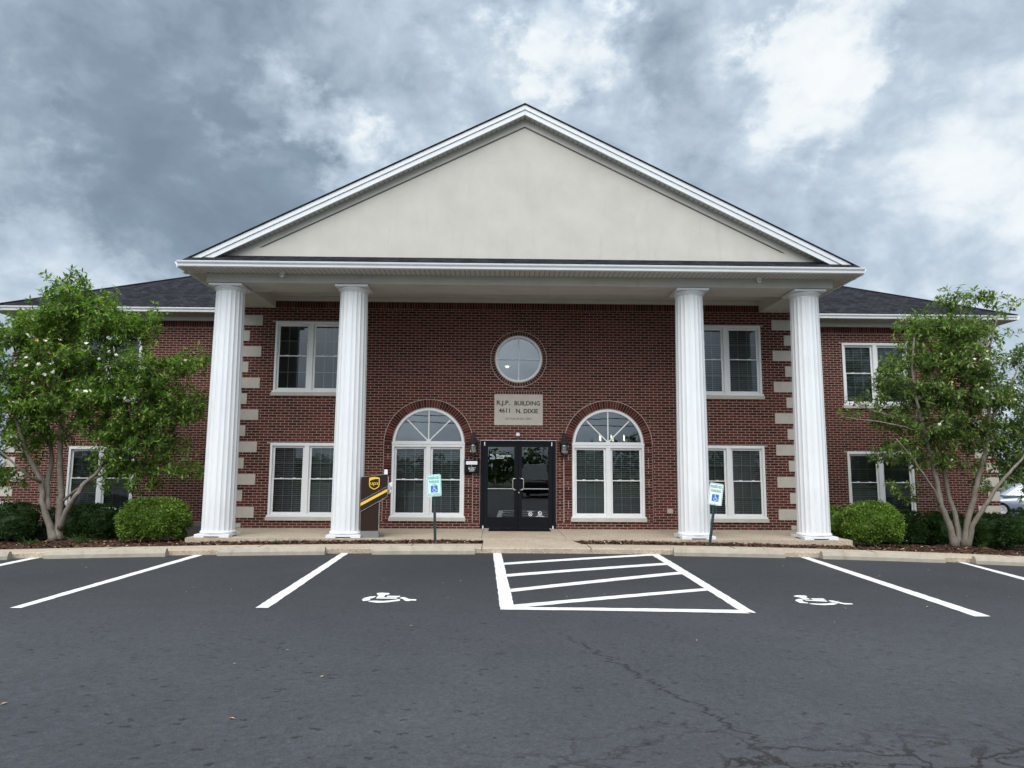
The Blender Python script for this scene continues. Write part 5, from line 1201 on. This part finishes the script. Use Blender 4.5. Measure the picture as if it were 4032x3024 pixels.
# ================================================================== VEHICLES (partly seen behind the right corner, or mirrored in the glass)
def car(label, loc, rz, paint, L=4.7, Wd=1.85, H=1.5, suv=False):
    C = tag(empty('parked_car', loc, rz), label, 'car')
    hl, hw = L / 2, Wd / 2
    # x along the car; stations of (x, z_bottom, z_belt, half width)
    st = [(-hl, 0.45, 0.86, 0.80), (-hl + 0.12, 0.30, 0.95, 0.90), (-hl + 0.7, 0.22, 1.00 if not suv else 1.08, 0.98), (-0.6, 0.20, 0.98 if not suv else 1.08, 1.0), (0.6, 0.20, 0.96 if not suv else 1.06, 1.0), (hl - 1.0, 0.22, 0.90 if not suv else 1.02, 0.98), (hl - 0.25, 0.28, 0.74 if not suv else 0.92, 0.90), (hl, 0.42, 0.62 if not suv else 0.78, 0.74)]
    B = MB(); k = 8
    for (x, z0, z1, f) in st:
        w = hw * f; B.v += [(x, -w * 0.9, z0), (x, -w, z0 + 0.18), (x, -w, z1 - 0.14), (x, -w * 0.92, z1), (x, w * 0.92, z1), (x, w, z1 - 0.14), (x, w, z0 + 0.18), (x, w * 0.9, z0)]
    for i in range(len(st) - 1):
        for j in range(k): B.f.append((i * k + j, i * k + (j + 1) % k, (i + 1) * k + (j + 1) % k, (i + 1) * k + j))
    B.f.append(tuple(range(k))); B.f.append(tuple((len(st) - 1) * k + j for j in range(k)))
    body = B.build('body', paint, C, smooth=True, bevel=0.0)
    sb = body.modifiers.new('sub', 'SUBSURF'); sb.levels = 1; sb.render_levels = 2
    top = H; xa = -hl + (0.25 if suv else 0.75)
    cab = [(xa, 0.98), (xa + 0.45, top - 0.03), (xa + 0.9, top), (0.35, top), (0.75, top - 0.08), (1.35, 0.96)]
    G = MB(); w0, w1 = hw * 0.90, hw * 0.70
    zf = lambda z: w0 + (w1 - w0) * (z - 0.95) / (top - 0.95)
    n = len(cab); G.v = [(x, -zf(z), z) for x, z in cab] + [(x, zf(z), z) for x, z in cab]
    G.f = [tuple(range(n)), tuple(range(2 * n - 1, n - 1, -1))] + [(i, i + n, i + 1 + n, i + 1) for i in (0, 4)]
    G.build('window_glass', M['glass_car'], C)
    Rf = MB(); Rf.v = [(x, s * (zf(z) + 0.006), z + 0.008) for s in (-1, 1) for x, z in cab[1:5]]; Rf.f = [(i, i + 4, i + 5, i + 1) for i in range(3)]
    for s in (-1, 1):
        for (i, j) in ((0, 1), (4, 5)): Rf.tube([(cab[i][0], s * (zf(cab[i][1]) + 0.003), cab[i][1]), (cab[j][0], s * (zf(cab[j][1]) + 0.003), cab[j][1])], 0.035, 6)
        xm = (cab[2][0] + cab[3][0]) / 2; Rf.tube([(xm, s * (w0 + 0.003), 0.96), (xm, s * (w1 + 0.003), top)], 0.035, 6)
    Rf.build('roof', paint, C)
    for sx in (-1, 1):
        for sy in (-1, 1):
            Wb = MB(); Wb.lathe([(0.20, -0.10), (0.32, -0.09), (0.335, 0), (0.32, 0.09), (0.20, 0.10)], n=24); wo_ = Wb.build('wheel', M['tyre'], C); wo_.rotation_euler = (PI / 2, 0, 0); wo_.location = (sx * (hl - 0.9), sy * (hw - 0.10), 0.335)
            Rb = MB(); Rb.lathe([(0.21, -0.095), (0.20, -0.108), (0.05, -0.10), (0.04, -0.11)], n=20); Rb.lathe([(0.04, 0.11), (0.05, 0.10), (0.20, 0.108), (0.21, 0.095)], n=20); Rb.build('rim', M['chrome'], wo_)
    for sy in (-1, 1):
        MB().box(-hl - 0.01, -hl + 0.12, sy * hw * 0.62 - 0.14, sy * hw * 0.62 + 0.14, 0.72, 0.88).build('tail_light', M['lamp_red'], C, bevel=0.02)
        MB().box(hl - 0.22, hl - 0.06, sy * hw * 0.55 - 0.16, sy * hw * 0.55 + 0.16, 0.58, 0.72).build('headlight', M['chrome'], C, bevel=0.02)
    return C
car('silver blue parked car seen past the right corner of the building', (23.2, 13.0, -0.5), R(150), M['carpaint'])
car('white parked car at the right edge behind the hedge', (22.6, 9.2, -0.5), R(165), M['carwhite'])
car('dark parked van facing the road behind the photographer, mirrored in the door glass', (1.9, -24.2, -0.12), R(-80), M['cardark'], 5.0, 1.95, 1.85, True)

# ---- things mirrored in the windows: wood across the road and the cables over it
rs = random.Random(77); V_, F_ = [], []
for k in range(150):
    x = -75 + k * 1.0 + rs.uniform(-1.5, 1.5); y = -70 + rs.uniform(-6, 6); hgt = 3.4 + 1.0 * math.sin(x * 0.11) + rs.uniform(-0.6, 0.8) + 1.6 * math.exp(-((x - 18) / 7) ** 2); 
    for _ in range(85):
        u = np.array([rs.gauss(0, 1) for _ in range(3)]); u /= np.linalg.norm(u)
        p = np.array([x, y, hgt * 0.45]) + u * np.array([2.2, 1.8, hgt * 0.55]) * rs.uniform(0.75, 1.05); s = rs.uniform(0.25, 0.5); a = np.array([rs.gauss(0, 1) for _ in range(3)]); a /= np.linalg.norm(a); b_ = np.cross(a, u); k0 = len(V_)
        V_ += [p - a * s, p + b_ * s * 0.7, p + a * s, p - b_ * s * 0.7]; F_.append((k0, k0 + 1, k0 + 2, k0 + 3))
o = quick_mesh('far_wood', V_, F_, M['wood_far'], None); tag(o, 'wooded bank across the road behind the photographer, mirrored in the windows', 'wood', kind='stuff')
for i, (z, sag) in enumerate(((6.6, 0.5), (6.0, 0.45), (8.2, 0.6))):
    m = MB(); m.tube([(x, -46 - i, z - sag * (1 - (x / 40.0) ** 2) - 0.01 * x) for x in np.linspace(-40, 40, 17)], 0.035, 5)
    tag(m.build('overhead_cable', M['rubber']), ['middle overhead cable crossing the sky mirrored in the fanlights', 'lowest overhead cable crossing the sky mirrored in the fanlights', 'highest overhead cable crossing the sky mirrored in the fanlights'][i], 'cable', 'overhead cables along the road')
# far side of the right lot
rs = random.Random(5); V_, F_ = [], []
for k in range(40):
    x = 34 + k * 1.3; y = 52 + rs.uniform(-4, 4); hgt = rs.uniform(3.0, 5.0)
    for _ in range(120):
        u = np.array([rs.gauss(0, 1) for _ in range(3)]); u /= np.linalg.norm(u)
        p = np.array([x, y, hgt * 0.45]) + u * np.array([2.0, 1.8, hgt * 0.55]) * rs.uniform(0.7, 1.05); s = rs.uniform(0.2, 0.45); a = np.array([rs.gauss(0, 1) for _ in range(3)]); a /= np.linalg.norm(a); b_ = np.cross(a, u); k0 = len(V_)
        V_ += [p - a * s, p + b_ * s * 0.7, p + a * s, p - b_ * s * 0.7]; F_.append((k0, k0 + 1, k0 + 2, k0 + 3))
o = quick_mesh('distant_trees', V_, F_, M['wood_far'], None); tag(o, 'low line of distant trees beyond the right lot', 'trees', kind='stuff')

# ---- chandelier in the hall, glimpsed through the upper glass
ch = tag(empty('chandelier', (2.65, 1.6, 2.1)), 'chandelier with candle bulbs seen inside the right arched window', 'chandelier')
m = MB(); m.tube([(0, 0, 0.1), (0, 0, 2.6)], 0.01, 6)
for k in range(6):
    a = 2 * PI * k / 6 + 0.3; m.tube([(0, 0, 0.12), (0.18 * math.cos(a), 0.18 * math.sin(a), 0.02), (0.36 * math.cos(a), 0.36 * math.sin(a), 0.10), (0.38 * math.cos(a), 0.38 * math.sin(a), 0.20)], 0.012, 6)
m.build('frame', M['bronze'], ch, loc=(0, 0, -0.02))
for k in range(6):
    a = 2 * PI * k / 6 + 0.3; m = MB(); m.lathe([(0.011, 0.18), (0.011, 0.27), (0.014, 0.285), (0.004, 0.34)], (0.38 * math.cos(a), 0.38 * math.sin(a), 0), 8); m.build('candle_bulb', M['bulb'], ch)
for i, (x, y, z) in enumerate(((-0.26, 2.9, 4.55), (-0.42, 4.0, 4.36))):
    p = tag(empty('pendant_lamp', (x, y, z)), ['lit pendant lamp seen inside the round window, the upper of two', 'lit pendant lamp seen inside the round window, the lower of two'][i], 'lamp', 'lamps inside the round window')
    MB().lathe([(0.02, 0.10), (0.06, 0.07), (0.13, 0.0), (0.12, -0.01)], n=18).build('shade', M['decal'], p); MB().lathe([(0.05, -0.005), (0.06, -0.03), (0.03, -0.06), (0.005, -0.065)], n=12).build('bulb', M['bulb'], p); MB().tube([(0, 0, 0.1), (0, 0, 1.2)], 0.006, 5).build('rod', M['bronze'], p)
